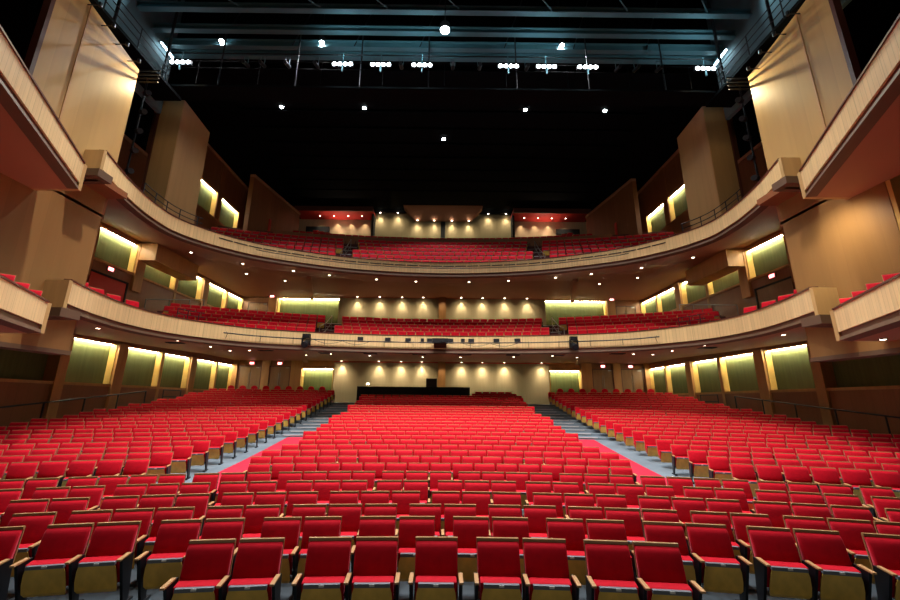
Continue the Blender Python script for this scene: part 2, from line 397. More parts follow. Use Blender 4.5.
# back wall: ground floor, lower balcony
root = empty('wall_back', (0, YB, 0)); struct(root, 'back wall of beige panels, wood piers and doors', 'wall')
def bp(m_, nm):
    o = m_.build(nm); o.parent = root; o.matrix_parent_inverse = Matrix.Translation((0, -YB, 0)); return o
bp(bx(-9.3, 9.3, 35.0, 35.2, 1.5, 5.95, 'beige'), 'beige_wall')
bp(bx(-9.3, 9.3, 35.0, 35.2, 7.5, 11.9, 'beige'), 'beige_wall')
for (z0, z1) in ((1.5, 6.1), (7.5, 12.0)): bp(bx(-0.32, 0.32, 34.6, 35.05, z0, z1, 'pillar'), 'centre_pier')
bp(bx(-9.35, 9.35, 34.96, 35.0, 5.78, 5.86, 'redpaint'), 'pelmet')
bp(bx(-9.35, 9.35, 34.96, 35.0, 11.58, 11.68, 'redpaint'), 'pelmet')
for s in (-1, 1):
    bp(MB().box(s * 9.35, s * 12.1, 35.2, 35.3, 5.3, 8, 'pillar'), 'header')
    bp(MB().box(s * 9.35, s * 12.1, 35.2, 35.9, 1.5, 2.9, 'mahog'), 'wainscot')
    bp(MB().box(s * 12.1, s * 18.2, 35.2, 35.9, 1.5, 8, 'mahog'), 'wainscot')
    for (a, b) in ((12.08, 13.0), (14.85, 15.5), (17.6, 18.0)): bp(MB().box(s * a, s * b, 34.95, 35.3, 1.5, 7.2, 'pillar'), 'pier')
    bp(MB().box(s * 14.85, s * 18.2, 35.2, 35.9, 8, 13.5, 'mahog'), 'wainscot')
    bp(MB().box(s * 9.3, s * 14.9, 35.2, 35.9, 7, 8.6, 'mahog'), 'wainscot')
    bp(MB().box(s * 9.3, s * 14.9, 35.2, 35.9, 11.6, 13.5, 'mahog'), 'wainscot')
    bp(MB().box(s * 14.88, s * 15.6, 34.95, 35.3, 7.5, 12.1, 'pillar'), 'pier')
    niche('lit_wall_panel', s, *((9.4, 12.08) if s > 0 else (-12.08, -9.4)), 2.9, 5.3, 'pale green lit panel beside the %s pair of ground floor back doors' % SIDE[s], 'lit green wall panels', 'y')
    niche('lit_wall_panel', s, *((9.3, 14.85) if s > 0 else (-14.85, -9.3)), 8.6, 11.6, 'wide green lit panel on the %s of the beige lower balcony back wall' % SIDE[s], 'lit green wall panels', 'y')
dn = 0
def door(x0, x1, z0, z1, y, label, leafs=2):
    global dn; dn += 1
    r = empty('door_%d' % dn, ((x0 + x1) / 2, y, z0)); struct(r, label, 'door')
    def P(m_, nm, par=r):
        o = m_.build(nm); o.parent = par
        o.matrix_parent_inverse = Matrix.Translation(-r.location) if par is r else Matrix.Identity(4); return o
    P(MB().box(x0 - .06, x0, y - .05, y + .1, z0, z1 + .06, 'darktrim').box(x1, x1 + .06, y - .05, y + .1, z0, z1 + .06, 'darktrim').box(x0, x1, y - .05, y + .1, z1, z1 + .06, 'darktrim'), 'door_frame')
    xm = (x0 + x1) / 2
    for (a, b) in ((x0, xm - .01), (xm + .01, x1)):
        P(MB().box(a, b, y, y + .05, z0, z1, 'doorwood'), 'door_leaf')
    for sx in (-.07, .07): P(MB().bar((xm + sx, y - .06, z0 + .8), (xm + sx, y - .06, z1 - .5), .015, 'chrome').bar((xm + sx, y - .06, z0 + .9), (xm + sx, y + .01, z0 + .9), .012, 'chrome'), 'door_handle')
    P(MB().box(xm + .5, xm + .75, y - .1, y - .02, z1 - .12, z1 - .05, 'chrome'), 'door_closer')
    return r
for s in (-1, 1):
    for j, (a, b) in enumerate(((13.1, 14.8), (15.6, 17.4))):
        door(min(s * a, s * b), max(s * a, s * b), ZBACK, 5.35, 35.08, 'brown double doors at the %s end of the ground floor back wall, %s the corner' % (SIDE[s], ('away from', 'next to')[j]))
    door(min(s * 15.7, s * 17.4), max(s * 15.7, s * 17.4), 8.2, 11.0, 35.08, 'brown double doors in the %s back corner of the lower balcony' % SIDE[s])

FONT = {'E': ['111', '100', '110', '100', '111'], 'X': ['101', '101', '010', '101', '101'], 'I': ['1', '1', '1', '1', '1'], 'T': ['111', '010', '010', '010', '010']}
def exit_sign(loc, rz, label):
    r = empty('exit_sign', loc, rz); tag(r, label, 'exit sign', 'exit signs')
    MB().box(-.2, .2, -.03, .05, -.12, .12, 'greytrim').build('sign_case', r)
    MB().box(-.18, .18, -.04, -.03, -.10, .10, 'exit').build('sign_face', r)
    mb = MB(); x = -.145
    for ch in 'EXIT':
        g = FONT[ch]; wd = len(g[0]); px = .022
        for i, row in enumerate(g):
            for j, c in enumerate(row):
                if c == '1': mb.box(x + j * px, x + j * px + px * 1.02, -.046, -.04, .055 - (i + 1) * px, .055 - i * px * 1.0 + .0005, 'exit_txt')
        x += wd * px + .022
    mb.build('lettering', r)
    return r
for s in (-1, 1):
    exit_sign((s * 16.35, 34.9, 5.62), 0, 'red exit sign over the %s corner doors of the ground floor back wall' % SIDE[s])
    exit_sign((s * 13.95, 34.9, 5.62), 0, 'red exit sign over the inner double doors on the %s of the ground floor' % SIDE[s])
    exit_sign((s * 15.2, 34.7, 11.55), 0, 'red exit sign beside the %s end of the wide green panel on the lower balcony' % SIDE[s])
    exit_sign((s * 17.9, 20.6, 9.3), -s * PI / 2, 'red exit sign over the side doorway at the %s wall of the lower balcony' % SIDE[s])
    exit_sign((s * 17.9, 33.4, 16.3), -s * PI / 2, 'small red exit sign on the dark %s wall of the upper balcony' % SIDE[s])
# side doorways at lower balcony, first bay
for s in (-1, 1):
    dn += 1
    r = empty('door_%d' % dn, (s * 18, 20.4, 6.9)); struct(r, 'open side doorway in the %s wall of the lower balcony' % SIDE[s], 'door')
    for (q, nm) in ((MB().box(s * 17.94, s * 17.99, 19.55, 21.9, 6.9, 8.85, 'redpaint' if s < 0 else 'doorwood'), 'door_leaf'),  # left leaf painted red to stand for the doorway's red light
                    (MB().box(s * 17.90, s * 18.0, 21.9, 22.0, 6.9, 8.95, 'black').box(s * 17.90, s * 18.0, 19.5, 21.9, 8.85, 8.95, 'black'), 'door_frame')):
        o = q.build(nm); o.parent = r; o.matrix_parent_inverse = Matrix.Translation(-r.location)

# upper balcony back wall
root = empty('wall_upper_back', (0, 38, 0)); struct(root, 'upper balcony back wall with a beige centre and red side recesses', 'wall')
def bp(m_, nm):
    o = m_.build(nm); o.parent = root; o.matrix_parent_inverse = Matrix.Translation((0, -38, 0)); return o
bp(bx(-6.9, 6.9, 37.6, 37.9, 15, 21.5, 'beige'), 'beige_wall')
bp(bx(-.22, .22, 37.5, 37.62, 15, 20.3, 'black'), 'black_pier')
bp(bx(-6.9, 6.9, 37.35, 37.62, 21.2, 21.5, 'black'), 'header')
for s in (-1, 1):
    bp(MB().box(s * 6.9, s * 14.6, 36.0, 38.3, 20.65, 20.95, 'redpaint'), 'red_soffit')
    bp(MB().box(s * 6.9, s * 14.6, 35.9, 36.0, 20.6, 21.1, 'darktrim'), 'recess_edge')
    bp(MB().box(s * 6.9, s * 16.6, 38.0, 38.3, 15, 20.7, 'cream'), 'cream_wall')
    bp(MB().box(s * 6.9, s * 7.1, 36.6, 38.0, 15, 20.7, 'black'), 'recess_side')
    bp(MB().box(s * 11.6, s * 14.0, 37.85, 37.98, 15, 19.8, 'black'), 'black_opening')
o = MB().hexa([(-2.9, 37.5, 20.35), (2.9, 37.5, 20.35), (2.9, 37.6, 20.35), (-2.9, 37.6, 20.35), (-3.95, 36.2, 21.45), (3.95, 36.2, 21.45), (3.95, 37.6, 21.45), (-3.95, 37.6, 21.45)], 'soffit').build('projection_booth')
struct(o, 'sloping brown bulkhead over the middle of the upper back wall', 'bulkhead')
for s in (-1, 1):
    a, b = Vector((s * 15.45, 29.3)), Vector((s * 14.1, 36.2)); n = Vector((s * .35, .07))
    def wing(z0, z1, m_, ex=0.0):
        n2 = n; A = a - Vector((s * ex, 0)); B = b - Vector((s * ex, 0))
        return MB().hexa([(A.x, A.y, z0), (B.x, B.y, z0), (B.x + n2.x + s * ex, B.y, z0), (A.x + n2.x + s * ex, A.y, z0),
                          (A.x, A.y, z1), (B.x, B.y, z1), (B.x + n2.x + s * ex, B.y, z1), (A.x + n2.x + s * ex, A.y, z1)], m_)
    r = empty('wall_wing_%s' % SIDE[s], (s * 15, 33, 13)); struct(r, 'dark brown wing wall stepping in at the %s rear of the upper balcony' % SIDE[s], 'wall')
    for q, nm in ((wing(12.5, 20.2, 'mahog'), 'wing_panel'), (wing(20.2, 20.45, 'soffit', .05), 'coping')):
        o = q.build(nm); o.parent = r; o.matrix_parent_inverse = Matrix.Translation(-r.location)
    o = MB().box(s * 14.82, s * 14.92, 31.6, 31.9, 15.3, 17.6, 'redpaint').build('red_lit_slot'); tag(o, 'narrow red upright strip on the %s wing wall of the upper balcony' % SIDE[s], 'wall strip')
    struct(MB().box(s * 14.3, s * 18.3, 36.2, 36.4, 12.5, 21.5, 'blackmatte').build('wall_rear_corner_%s' % SIDE[s]), 'black wall closing the %s rear corner' % SIDE[s], 'wall')

# ------------------------------------------------------------------ balconies
def clampP(p): return Vector((max(-WX, min(WX, p.x)), min(YB, p.y), 0))
def soffit_mesh(mb, c, zin, slope, zmax, ybk, name):
    rings = 8; N = len(c.p); b = len(mb.v); mi = mb.m(name)
    tot = c.s[-1]
    for i, p in enumerate(c.p):
        # outer boundary point
        f = c.s[i] / tot
        L1 = ybk - c.p[0].y; per = 2 * L1 + 2 * WX; t = f * per
        # warp so that the centre stays at the centre
        if t < L1: q = Vector((-WX, c.p[0].y + t, 0))
        elif t < L1 + 2 * WX: q = Vector((-WX + t - L1, ybk, 0))
        else: q = Vector((WX, ybk - (t - L1 - 2 * WX), 0))
        for k in range(rings + 1):
            r = p.lerp(q, k / rings); d = (r - p).length
            mb.v.append((r.x, r.y, min(zmax, zin + slope * d)))
    for i in range(N - 1):
        for k in range(rings):
            a = b + i * (rings + 1) + k
            mb.face([a, a + 1, a + rings + 2, a + rings + 1], mi)
def dist_to(c, P): return min((P - q).length for q in c.p)
def nose_y(c, x):
    if abs(x) >= 12.9: return 12.6
    ys = [a_.y + (b_.y - a_.y) * (x - a_.x) / ((b_.x - a_.x) or 1) for a_, b_ in zip(c.p, c.p[1:]) if min(a_.x, b_.x) <= x <= max(a_.x, b_.x) and max(a_.y, b_.y) > 16.5]
    return max(ys) if ys else 16.3
def balcony(name, c, zb, zt, zsof, slope, zmax, ybk, floor0, rise, nrows, cyk, r0, label, cat='balcony'):
    root = empty(name, (0, 0, zb)); struct(root, label, cat)
    def P(mb_, nm, par=root):
        o = mb_.build(nm); o.parent = par; o.matrix_parent_inverse = Matrix.Translation((0, 0, -zb)) if par is root else Matrix.Identity(4); return o
    P(sweep(MB(), c, rect(0, .12, zb, zt), 'maple'), 'front_panel')
    P(sweep(MB(), c, rect(-.03, .20, zt, zt + .05), 'darktrim'), 'cap_rail')
    P(sweep(MB(), c, rect(.05, .2, zb - .14, zb), 'darktrim'), 'shadow_gap')
    P(sweep(MB(), c, [(-.02, zb - .24), (.0, zb - .14), (.25, zb - .14), (.25, zb - .28)], 'greytrim'), 'lower_band')
    m_ = MB(); soffit_mesh(m_, c, zsof, slope, zmax, ybk, 'soffit'); P(m_, 'soffit')
    # tiers of the deck: flat arcs about (0, cyk), trimmed by the balcony front
    m_ = MB(); mi = m_.m('deck')
    ed = [None] + [r0 - .45 + .95 * k for k in range(1, nrows)] + [None]
    for xa, xb, nx in ((-13.3, 13.3, 76), (-WX, -13.3, 12), (13.3, WX, 12)):
        XS = [xa + (xb - xa) * q / nx for q in range(nx + 1)]
        yn = [nose_y(c, x) + .13 if nx > 20 else 12.75 for x in XS]
        if nx > 20: yn = [max(v_, 18.7) if abs(x) > 12.6 else v_ for v_, x in zip(yn, XS)]
        def arc(r, i): return cyk + math.sqrt(max(r * r - XS[i] ** 2, 1))
        for k in range(nrows):
            z = floor0 + rise * k; b = len(m_.v)
            for i in range(nx + 1):
                lo = yn[i] if k == 0 else min(YB, max(yn[i], arc(ed[k], i))); hi = YB if k == nrows - 1 else min(YB, max(yn[i], arc(ed[k + 1], i)))
                zl, zh = (max(z, min(zmax, zsof + slope * dist_to(c, Vector((XS[i], yy, 0)))) + .12) for yy in (lo, hi))
                m_.v += [(XS[i], lo, zl), (XS[i], hi, zh), (XS[i], hi, max(zh, z + (rise if k < nrows - 1 else 0)))]
            for i in range(nx):
                m_.face([b + 3 * i, b + 3 * i + 1, b + 3 * i + 4, b + 3 * i + 3], mi)
                if k < nrows - 1: m_.face([b + 3 * i + 1, b + 3 * i + 2, b + 3 * i + 5, b + 3 * i + 4], mi)
    P(m_, 'seating_deck')
    return root, P
b1, P1 = balcony('balcony', N1, 5.52, 6.26, 5.30, .05, 5.9, YB, 5.55, .40, 7, -7.2, 31.45, 'lower balcony with curved pale maple front and red-brown underside')
b2, P2 = balcony('balcony', N2, 10.47, 11.14, 10.42, .19, 11.60, YB, 10.75, .655, 9, -30.0, 55.1, 'upper balcony with curved pale maple front and red-brown underside')
# end returns of the balcony fronts
for s in (-1, 1):
    P1(MB().box(s * 12.1, s * 12.95, 12.5, 12.62, 5.0, 6.26, 'maple_flat'), 'end_return')
    P2(MB().box(s * 12.1, s * 12.95, 12.58, 12.7, 9.95, 11.14, 'maple_flat'), 'end_return')
    P1(MB().box(s * 11.85, s * 12.9, 12.2, 12.9, 5.0, 5.28, 'greytrim'), 'end_block')
    P2(MB().box(s * 11.85, s * 12.9, 12.3, 12.9, 9.95, 10.22, 'greytrim').box(s * 12.15, s * 12.9, 12.9, 14.0, 9.97, 10.2, 'mahog'), 'end_block')
    # wood bulkhead under the upper balcony along the side wall
    o = MB().box(s * 16.9, s * 18, 22.3, 26.4, 10.45, 11.5, 'pillar').build('bulkhead'); struct(o, 'wooden bulkhead box under the %s arm of the upper balcony' % SIDE[s], 'bulkhead')
    # slanting beams seen under the balconies
    for (z, yy) in ((11.35, 27.5), (5.72, 27.5)):
        a = Vector((s * 9.8, 28.6)); b = Vector((s * 11.6, 35.1))
        nx = s * .35
        o = MB().hexa([(a.x, a.y, z), (a.x + nx, a.y, z), (b.x + nx, b.y, z), (b.x, b.y, z), (a.x, a.y, z + .5), (a.x + nx, a.y, z + .5), (b.x + nx, b.y, z + .5), (b.x, b.y, z + .5)], 'soffit').build('ceiling_beam')
        struct(o, 'boxed beam under the %s balcony on the %s' % (('upper', 'lower')[z < 8], SIDE[s]), 'beam')
# rear parapet of the upper balcony cross-aisle
c = Curve([(x, -30 + math.sqrt(61.3 ** 2 - x * x)) for x in [-13.6 + .8 * q for q in range(35)]])
o = sweep(MB(), c, rect(0, .12, 14.3, 15.75), 'mahog').build('parapet'); struct(o, 'brown parapet wall across the middle of the upper balcony seating', 'parapet')

# side towers, boxes and big wood panels
def hex_plan(a, b, thick, z0, z1, name, ztop_b=None):
    """vertical slab from plan point a to b, thickened sideways"""
    a = Vector(a); b = Vector(b); d = (b - a).normalized(); n = Vector((-d.y, d.x)) * thick
    zb_ = z1 if ztop_b is None else ztop_b
    return MB().hexa([(a.x, a.y, z0), (b.x, b.y, z0), (b.x + n.x, b.y + n.y, z0), (a.x + n.x, a.y + n.y, z0),
                      (a.x, a.y, z1), (b.x, b.y, zb_), (b.x + n.x, b.y + n.y, zb_), (a.x + n.x, a.y + n.y, z1)], name)
for s in (-1, 1):
    t = empty('side_tower', (s * 13.1, 12, 4.1)); struct(t, 'maple clad wall pier between the boxes on the %s of the stage' % SIDE[s], 'wall')
    for q, nm in ((MB().box(s * 12.9, s * 13.4, 10.4, 13.95, 4.1, 11.7, 'towerwood'), 'veneer'),
                  (MB().box(s * 12.88, s * 13.5, 3.0, 14.0, 3.98, 4.12, 'greytrim'), 'lower_band'),
                  (MB().box(s * 12.9, s * 13.4, 3.0, 10.4, 4.1, 4.6, 'towerwood'), 'downstand'),
                  (MB().box(s * 12.92, s * 13.5, 10.28, 10.4, 4.1, 11.7, 'reveal'), 'stage_side_edge')):
        o = q.build(nm); o.parent = t; o.matrix_parent_inverse = Matrix.Translation(-t.location)
    # boxes
    for (zb, zt, nm, lb) in ((4.57, 5.22, 'box_front', 'lower'), (9.12, 9.78, 'box_front', 'upper')):
        P0, P1_ = Vector((s * 8.35, 5.2)), Vector((s * 11.45, 11.35))
        c = Curve([P0, P0.lerp(P1_, .5), P1_] if s < 0 else [P1_, P0.lerp(P1_, .5), P0])
        r = empty('theatre_box', (s * 10, 9, zb)); struct(r, '%s box with straight maple front stepping down beside the %s balcony arm' % (lb, SIDE[s]), 'box')
        def P(m_, n_):
            o = m_.build(n_); o.parent = r; o.matrix_parent_inverse = Matrix.Translation(-r.location); return o
        P(sweep(MB(), c, rect(0, .12, zb, zt), 'maple'), 'front_panel')
        P(sweep(MB(), c, rect(-.03, .2, zt, zt + .05), 'darktrim'), 'cap_rail')
        P(sweep(MB(), c, rect(.05, .2, zb - .14, zb), 'darktrim'), 'shadow_gap')
        P(sweep(MB(), c, [(-.02, zb - .24), (0, zb - .14), (.25, zb - .14), (.25, zb - .28)], 'greytrim'), 'lower_band')
        zs = zb - .24
        q = MB(); e = .1
        q.hexa([(s * (8.35 + e), 5.2, zs), (s * (11.45 + e), 11.35, zs), (s * 12.95, 11.35, zs), (s * 12.95, 5.2, zs),
                (s * (8.35 + e), 5.2, zb + .02), (s * (11.45 + e), 11.35, zb + .02), (s * 12.95, 11.35, zb + .02), (s * 12.95, 5.2, zb + .02)], 'soffit')
        q.box(s * 12.9, s * 18, 3.0, 14.0, zs + .3, zs + .4, 'soffit') if zb > 8 else None
        P(q, 'slab')
        P(MB().box(s * 11.45, s * 12.9, 11.35, 11.47, zb - .24, zt, 'maple_flat'), 'end_return')
    # walls linking the slab steps
    o = MB().box(s * 12.9, s * 13.3, 13.95, 14.05, 9.1, 11.4, 'mahog').build('tower_return'); struct(o, 'dark return at the back of the %s wall pier' % SIDE[s], 'wall')
    # big panel one (two leaves), thin pale strip at the joint paints the light's edge
    p = empty('wood_acoustic_panel', (s * 12.8, 12.2, 11.7)); tag(p, 'large pale wood panel above the box on the %s, streaked with shadows' % SIDE[s], 'acoustic panel', 'large wood side panels')
    q1 = MB().hexa([(s * 12.8, 11.5, 10.3), (s * 12.8, 13.95, 10.3), (s * 12.95, 13.95, 10.3), (s * 12.95, 11.5, 10.3), (s * 12.8, 11.5, 16.35), (s * 12.8, 13.95, 15.9), (s * 12.95, 13.95, 15.9), (s * 12.95, 11.5, 16.35)], 'maple_big')
    q2 = MB().hexa([(s * 12.8, 10.4, 10.3), (s * 12.8, 11.47, 10.3), (s * 12.95, 11.47, 10.3), (s * 12.95, 10.4, 10.3), (s * 12.8, 10.4, 16.6), (s * 12.8, 11.47, 16.36), (s * 12.95, 11.47, 16.36), (s * 12.95, 10.4, 16.6)], 'maple_big')
    q3 = MB().box(s * 12.77, s * 12.80, 11.46, 11.51, 10.3, 16.3, 'oak')
    q4 = MB().box(s * 12.8, s * 13.05, 10.28, 10.4, 9.8, 16.6, 'darktrim')
    for q, nm in ((q1, 'panel_leaf'), (q2, 'panel_leaf'), (q3, 'joint_light_edge'), (q4, 'edge_frame')):
        o = q.build(nm); o.parent = p; o.matrix_parent_inverse = Matrix.Translation(-p.location)
    for j, (yy, zz) in enumerate(((11.35, 16.2), (12.0, 16.0), (12.7, 15.9), (13.35, 15.75))):
        o = MB().bar((s * 12.82, yy, zz), (s * 12.35, yy, zz), .02, 'iron').bar((s * 12.35, yy, zz + .08), (s * 12.35, yy, zz - .08), .06, 'iron').build('panel_hook', None)
        o.parent = p; o.matrix_parent_inverse = Matrix.Translation(-p.location)
    # panel two, wraps round its near corner
    p = empty('wood_acoustic_panel', (s * 13.9, 19.5, 11.2)); tag(p, 'tall pale wood panel standing on the %s arm of the upper balcony' % SIDE[s], 'acoustic panel', 'large wood side panels')
    for q, nm in ((MB().hexa([(s * 13.7, 18.0, 11.0), (s * 14.0, 20.8, 11.0), (s * 14.15, 20.8, 11.0), (s * 13.85, 18.1, 11.0), (s * 13.7, 18.0, 17.85), (s * 14.0, 20.8, 18.0), (s * 14.15, 20.8, 18.0), (s * 13.85, 18.1, 17.85)], 'panelwood'), 'panel_leaf'),
                  (MB().box(s * 13.72, s * 14.85, 17.95, 18.1, 11.0, 17.85, 'panelwood'), 'panel_return'),
                  (MB().box(s * 14.85, s * 15.0, 17.95, 18.6, 11.0, 17.85, 'darktrim'), 'edge_frame')):
        o = q.build(nm); o.parent = p; o.matrix_parent_inverse = Matrix.Translation(-p.location)
# ------------------------------------------------------------------ seats
def roll(mb, prof):
    """padded back: front profile (y, z) rolling over at the top, slightly narrower at its lower edge"""
    b = len(mb.v); mi = mb.m('fabric'); n = len(prof)
    for (y, z) in prof:
        yb = .03 + (.125 - .03) * (z - .40) / .49
        mb.v += [(-.25, y + .012, z), (-.232, y, z), (.232, y, z), (.25, y + .012, z), (.25, max(yb, y + .013), z), (-.25, max(yb, y + .013), z)]
    for i in range(n - 1):
        for j in range(6):
            k = (j + 1) % 6; mb.face([b + 6 * i + j, b + 6 * i + k, b + 6 * i + 6 + k, b + 6 * i + 6 + j], mi)
    mb.face([b + j for j in range(6)][::-1], mi); e = b + 6 * (n - 1); mb.face([e + j for j in range(6)], mi)
def seat_parts(mb, what):
    """geometry of one tip-up seat facing -y, origin on the floor"""
    if what == 'backrest':
        roll(mb, [(-.03, .40), (-.042, .50), (-.005, .65), (.032, .77), (.050, .82), (.072, .858), (.100, .878), (.125, .882)])
    if what == 'back_shell':
        mb.hexa([(-.256, .03, .30), (.256, .03, .30), (.256, .05, .30), (-.256, .05, .30), (-.256, .126, .885), (.256, .126, .885), (.256, .148, .885), (-.256, .148, .885)], 'trimwood')
        mb.hexa([(-.256, .106, .885), (.256, .106, .885), (.256, .150, .885), (-.256, .150, .885), (-.256, .110, .916), (.256, .110, .916), (.256, .148, .916), (-.256, .148, .916)], 'trimwood')
    if what == 'backrest_fixed':
        roll(mb, [(-.035, .40), (.0, .66), (.046, .84), (.078, .888), (.125, .91)])
    if what == 'shell_fixed':
        mb.hexa([(-.256, .03, .30), (.256, .03, .30), (.256, .05, .30), (-.256, .05, .30), (-.256, .118, .922), (.256, .118, .922), (.256, .145, .922), (-.256, .145, .922)], 'oak')
    if what == 'seat_cushion':
        mb.hexa([(-.235, -.10, .27), (.235, -.10, .27), (.235, -.045, .27), (-.235, -.045, .27), (-.235, -.185, .55), (.235, -.185, .55), (.235, -.065, .575), (-.235, -.065, .575)], 'fabric')
    if what == 'seat_pan':
        b = len(mb.v); mi = mb.m('pan')
        ring = [(-.10, .18, .215), (-.135, .22, .232), (-.17, .33, .232), (-.20, .45, .218), (-.213, .51, .20)]
        for (y, z, hw) in ring: mb.v += [(-hw, y, z), (hw, y, z), (hw - .01, y + .03, z), (-hw + .01, y + .03, z)]
        for i in range(len(ring) - 1):
            for j in range(4):
                k = (j + 1) % 4; mb.face([b + 4 * i + j, b + 4 * i + k, b + 4 * i + 4 + k, b + 4 * i + 4 + j], mi)
        mb.face([b, b + 3, b + 2, b + 1], mi); e = b + 4 * (len(ring) - 1); mb.face([e, e + 1, e + 2, e + 3], mi)
    if what == 'front_lip': mb.box(-.20, .20, -.227, -.18, .508, .55, 'lip')
    if what == 'number_plate': mb.box(-.028, .028, -.232, -.22, .524, .546, 'plate')
    if what in ('arm_r', 'arm_l'):
        x = .28 if what == 'arm_r' else -.28
        mb.hexa([(x - .024, -.32, .575), (x + .024, -.32, .575), (x + .024, -.08, .585), (x - .024, -.08, .585), (x - .024, -.325, .60), (x + .024, -.325, .60), (x + .024, -.08, .61), (x - .024, -.08, .61)], 'oak')
    if what in ('frame_r', 'frame_l'):
        x = .28 if what == 'frame_r' else -.28
        mb.hexa([(x - .016, -.06, .03), (x + .016, -.06, .03), (x + .016, .06, .03), (x - .016, .06, .03), (x - .016, -.26, .585), (x + .016, -.26, .585), (x + .016, .0, .585), (x - .016, .0, .585)], 'iron')
        mb.box(x - .035, x + .035, -.22, .14, 0, .03, 'iron')
    if what == 'cross_bar': mb.box(-.26, .26, .0, .04, .24, .275, 'iron')
    return mb
def seat_obj(left, fixed=False):
    r = empty('theatre_chair'); r.hide_render = False
    bk = seat_parts(MB(), 'backrest_fixed' if fixed else 'backrest').build('backrest', r, smooth=True)
    seat_parts(MB(), 'shell_fixed' if fixed else 'back_shell').build('back_shell', r)
    seat_parts(MB(), 'seat_cushion').build('seat_cushion', r, bevel=.02)
    pn = seat_parts(MB(), 'seat_pan').build('seat_pan', r, smooth=False)
    lp = seat_parts(MB(), 'front_lip').build('front_lip', pn, bevel=.006)
    seat_parts(MB(), 'number_plate').build('number_plate', pn)
    seat_parts(MB(), 'cross_bar').build('cross_bar', r)
    for q in (['r', 'l'] if left else ['r']):
        a = seat_parts(MB(), 'arm_' + q).build('armrest', r, bevel=.006); seat_parts(MB(), 'frame_' + q).build('side_frame', r)
    return r
PLACES = []      # (row key, x, y, z, rot, first_in_group)
def add_seat(key, x, y, z, rot, first): PLACES.append((key, x, y, z, rot, first))
# front rows, on the flat, in loose groups
def flat_row(k, groups, start, gap, pitch=.56):
    r = row_r(k) - .13; a = start
    for g in groups:
        for i in range(g):
            th = a / r; add_seat(('row', k), r * math.sin(th), CY0 + r * math.cos(th), zfloor_row(k), -th, i == 0); a += pitch
        a += gap
for xs in ((-2.68, -2.12), (-1.32, -.76), (-.04,), (.70, 1.26), (1.99, 2.56)):
    for i, x in enumerate(xs):
        th = x / (row_r(1) - .13); r = row_r(1) - .13; add_seat(('row', 1), r * math.sin(th), CY0 + r * math.cos(th), 0, -th, i == 0)
flat_row(2, [2] * 13, -8.87 + .0, .21)
flat_row(3, [2, 3, 2, 3, 2, 3, 2, 2, 3, 2, 3, 2, 3], -9.54, .15)
flat_row(4, [3] * 13, -11.0, .17)
flat_row(5, [3, 2] * 8, -12.2, .15)
flat_row(6, [3, 4] * 8, -13.6, .12)
rnd = random.Random(3)
for k in range(7, 30):
    r = row_r(k) - .13; p = .56 + .02 * ((k * 7) % 3) / 2
    # centre block
    hi = half_in(k); n = int(2 * hi / p)
    n = n if n % 2 == k % 2 else n - 1; x0 = -n * p / 2 + p / 2
    for i in range(n):
        a = x0 + i * p
        if k >= 28 and a < 2.5: continue
        th = a / r; add_seat(('centre', k), r * math.sin(th), CY0 + r * math.cos(th), zfloor_row(k), -th, i == 0)
    if k < 8: continue
    for s in (-1, 1):
        a = inner_side(k) + .3; i = 0
        while True:
            th = a / r; x = r * math.sin(th); y = CY0 + r * math.cos(th)
            if x > 16.5 or y > 33.0 or y < 7.5: break
            add_seat(('left' if s < 0 else 'right', k), s * x, y, zfloor_row(k), -s * th, (i == 0) if s > 0 else False); a += p; i += 1
N_MAIN = len(PLACES)
def balcony_rows(c, cyk, r0, floor0, rise, ks, aisle, xmax, azmax, key):
    for k in ks:
        r = r0 + .95 * k; p = .56; n = int(18 / p)
        for i in range(-n, n + 1):
            th = (i + .5 * (k % 2)) * p / r; P = Vector((r * math.sin(th), cyk + r * math.cos(th), 0))
            if abs(abs(P.x) - aisle(k)) < .58 or abs(P.x) > xmax: continue
            if P.y < nose_y(c, P.x) + .6 or dist_to(c, P) < .72 or abs(P.x) / P.y > azmax or P.y > 34.4: continue
            z = floor0 + rise * k
            if key == 'balcony2': z = max(z, min(11.6, 10.42 + .19 * dist_to(c, P)) + .13)
            if key == 'balcony1': z = max(z, min(5.9, 5.30 + .05 * dist_to(c, P)) + .13)
            add_seat((key, k), P.x, P.y, z, -th, False)
balcony_rows(N1, -7.2, 31.45, 5.56, .40, range(0, 6), lambda k: 7.15 + .12 * k, 17.0, .71, 'balcony1')
for s in (-1, 1):      # single file along the arms of the lower balcony
    for q in range(5):
        P, nn = N1.at(.7 + 1.0 * q); P = Vector((s * abs(P.x), P.y, 0)); add_seat(('balcony1', 0), P.x + s * .7, P.y, 5.84, s * math.radians(-62), False)
balcony_rows(N2, -30.0, 55.1, 10.76, .655, range(0, 6), lambda k: 6.6 + .1 * k, 17.2, .70, 'balcony2')
balcony_rows(N2, -30.0, 55.1, 10.76, .655, (8,), lambda k: 99, 13.2, .7, 'balcony2')
for i_, q in enumerate(PLACES):
    if q[0] == ('balcony2', 8): PLACES[i_] = (q[0], q[1], q[2] + .95, q[3], q[4], q[5])
for s in (-1, 1):      # stepped side rows at the very top
    for q in range(9): add_seat(('balcony2', 9), s * (7.4 + .62 * q), 34.5 + .19 * q, 16.1 + .2 * q, -s * .12, False)
# seats in the lower boxes
for s in (-1, 1):
    for i in range(8):
        f = .13 + i * .124
        x = s * (8.35 + 3.1 * f + .62); y = 5.2 + 6.15 * f
        add_seat(('box', 'left' if s < 0 else 'right'), x, y, 4.72 - .0 * i, s * math.radians(-38), True)
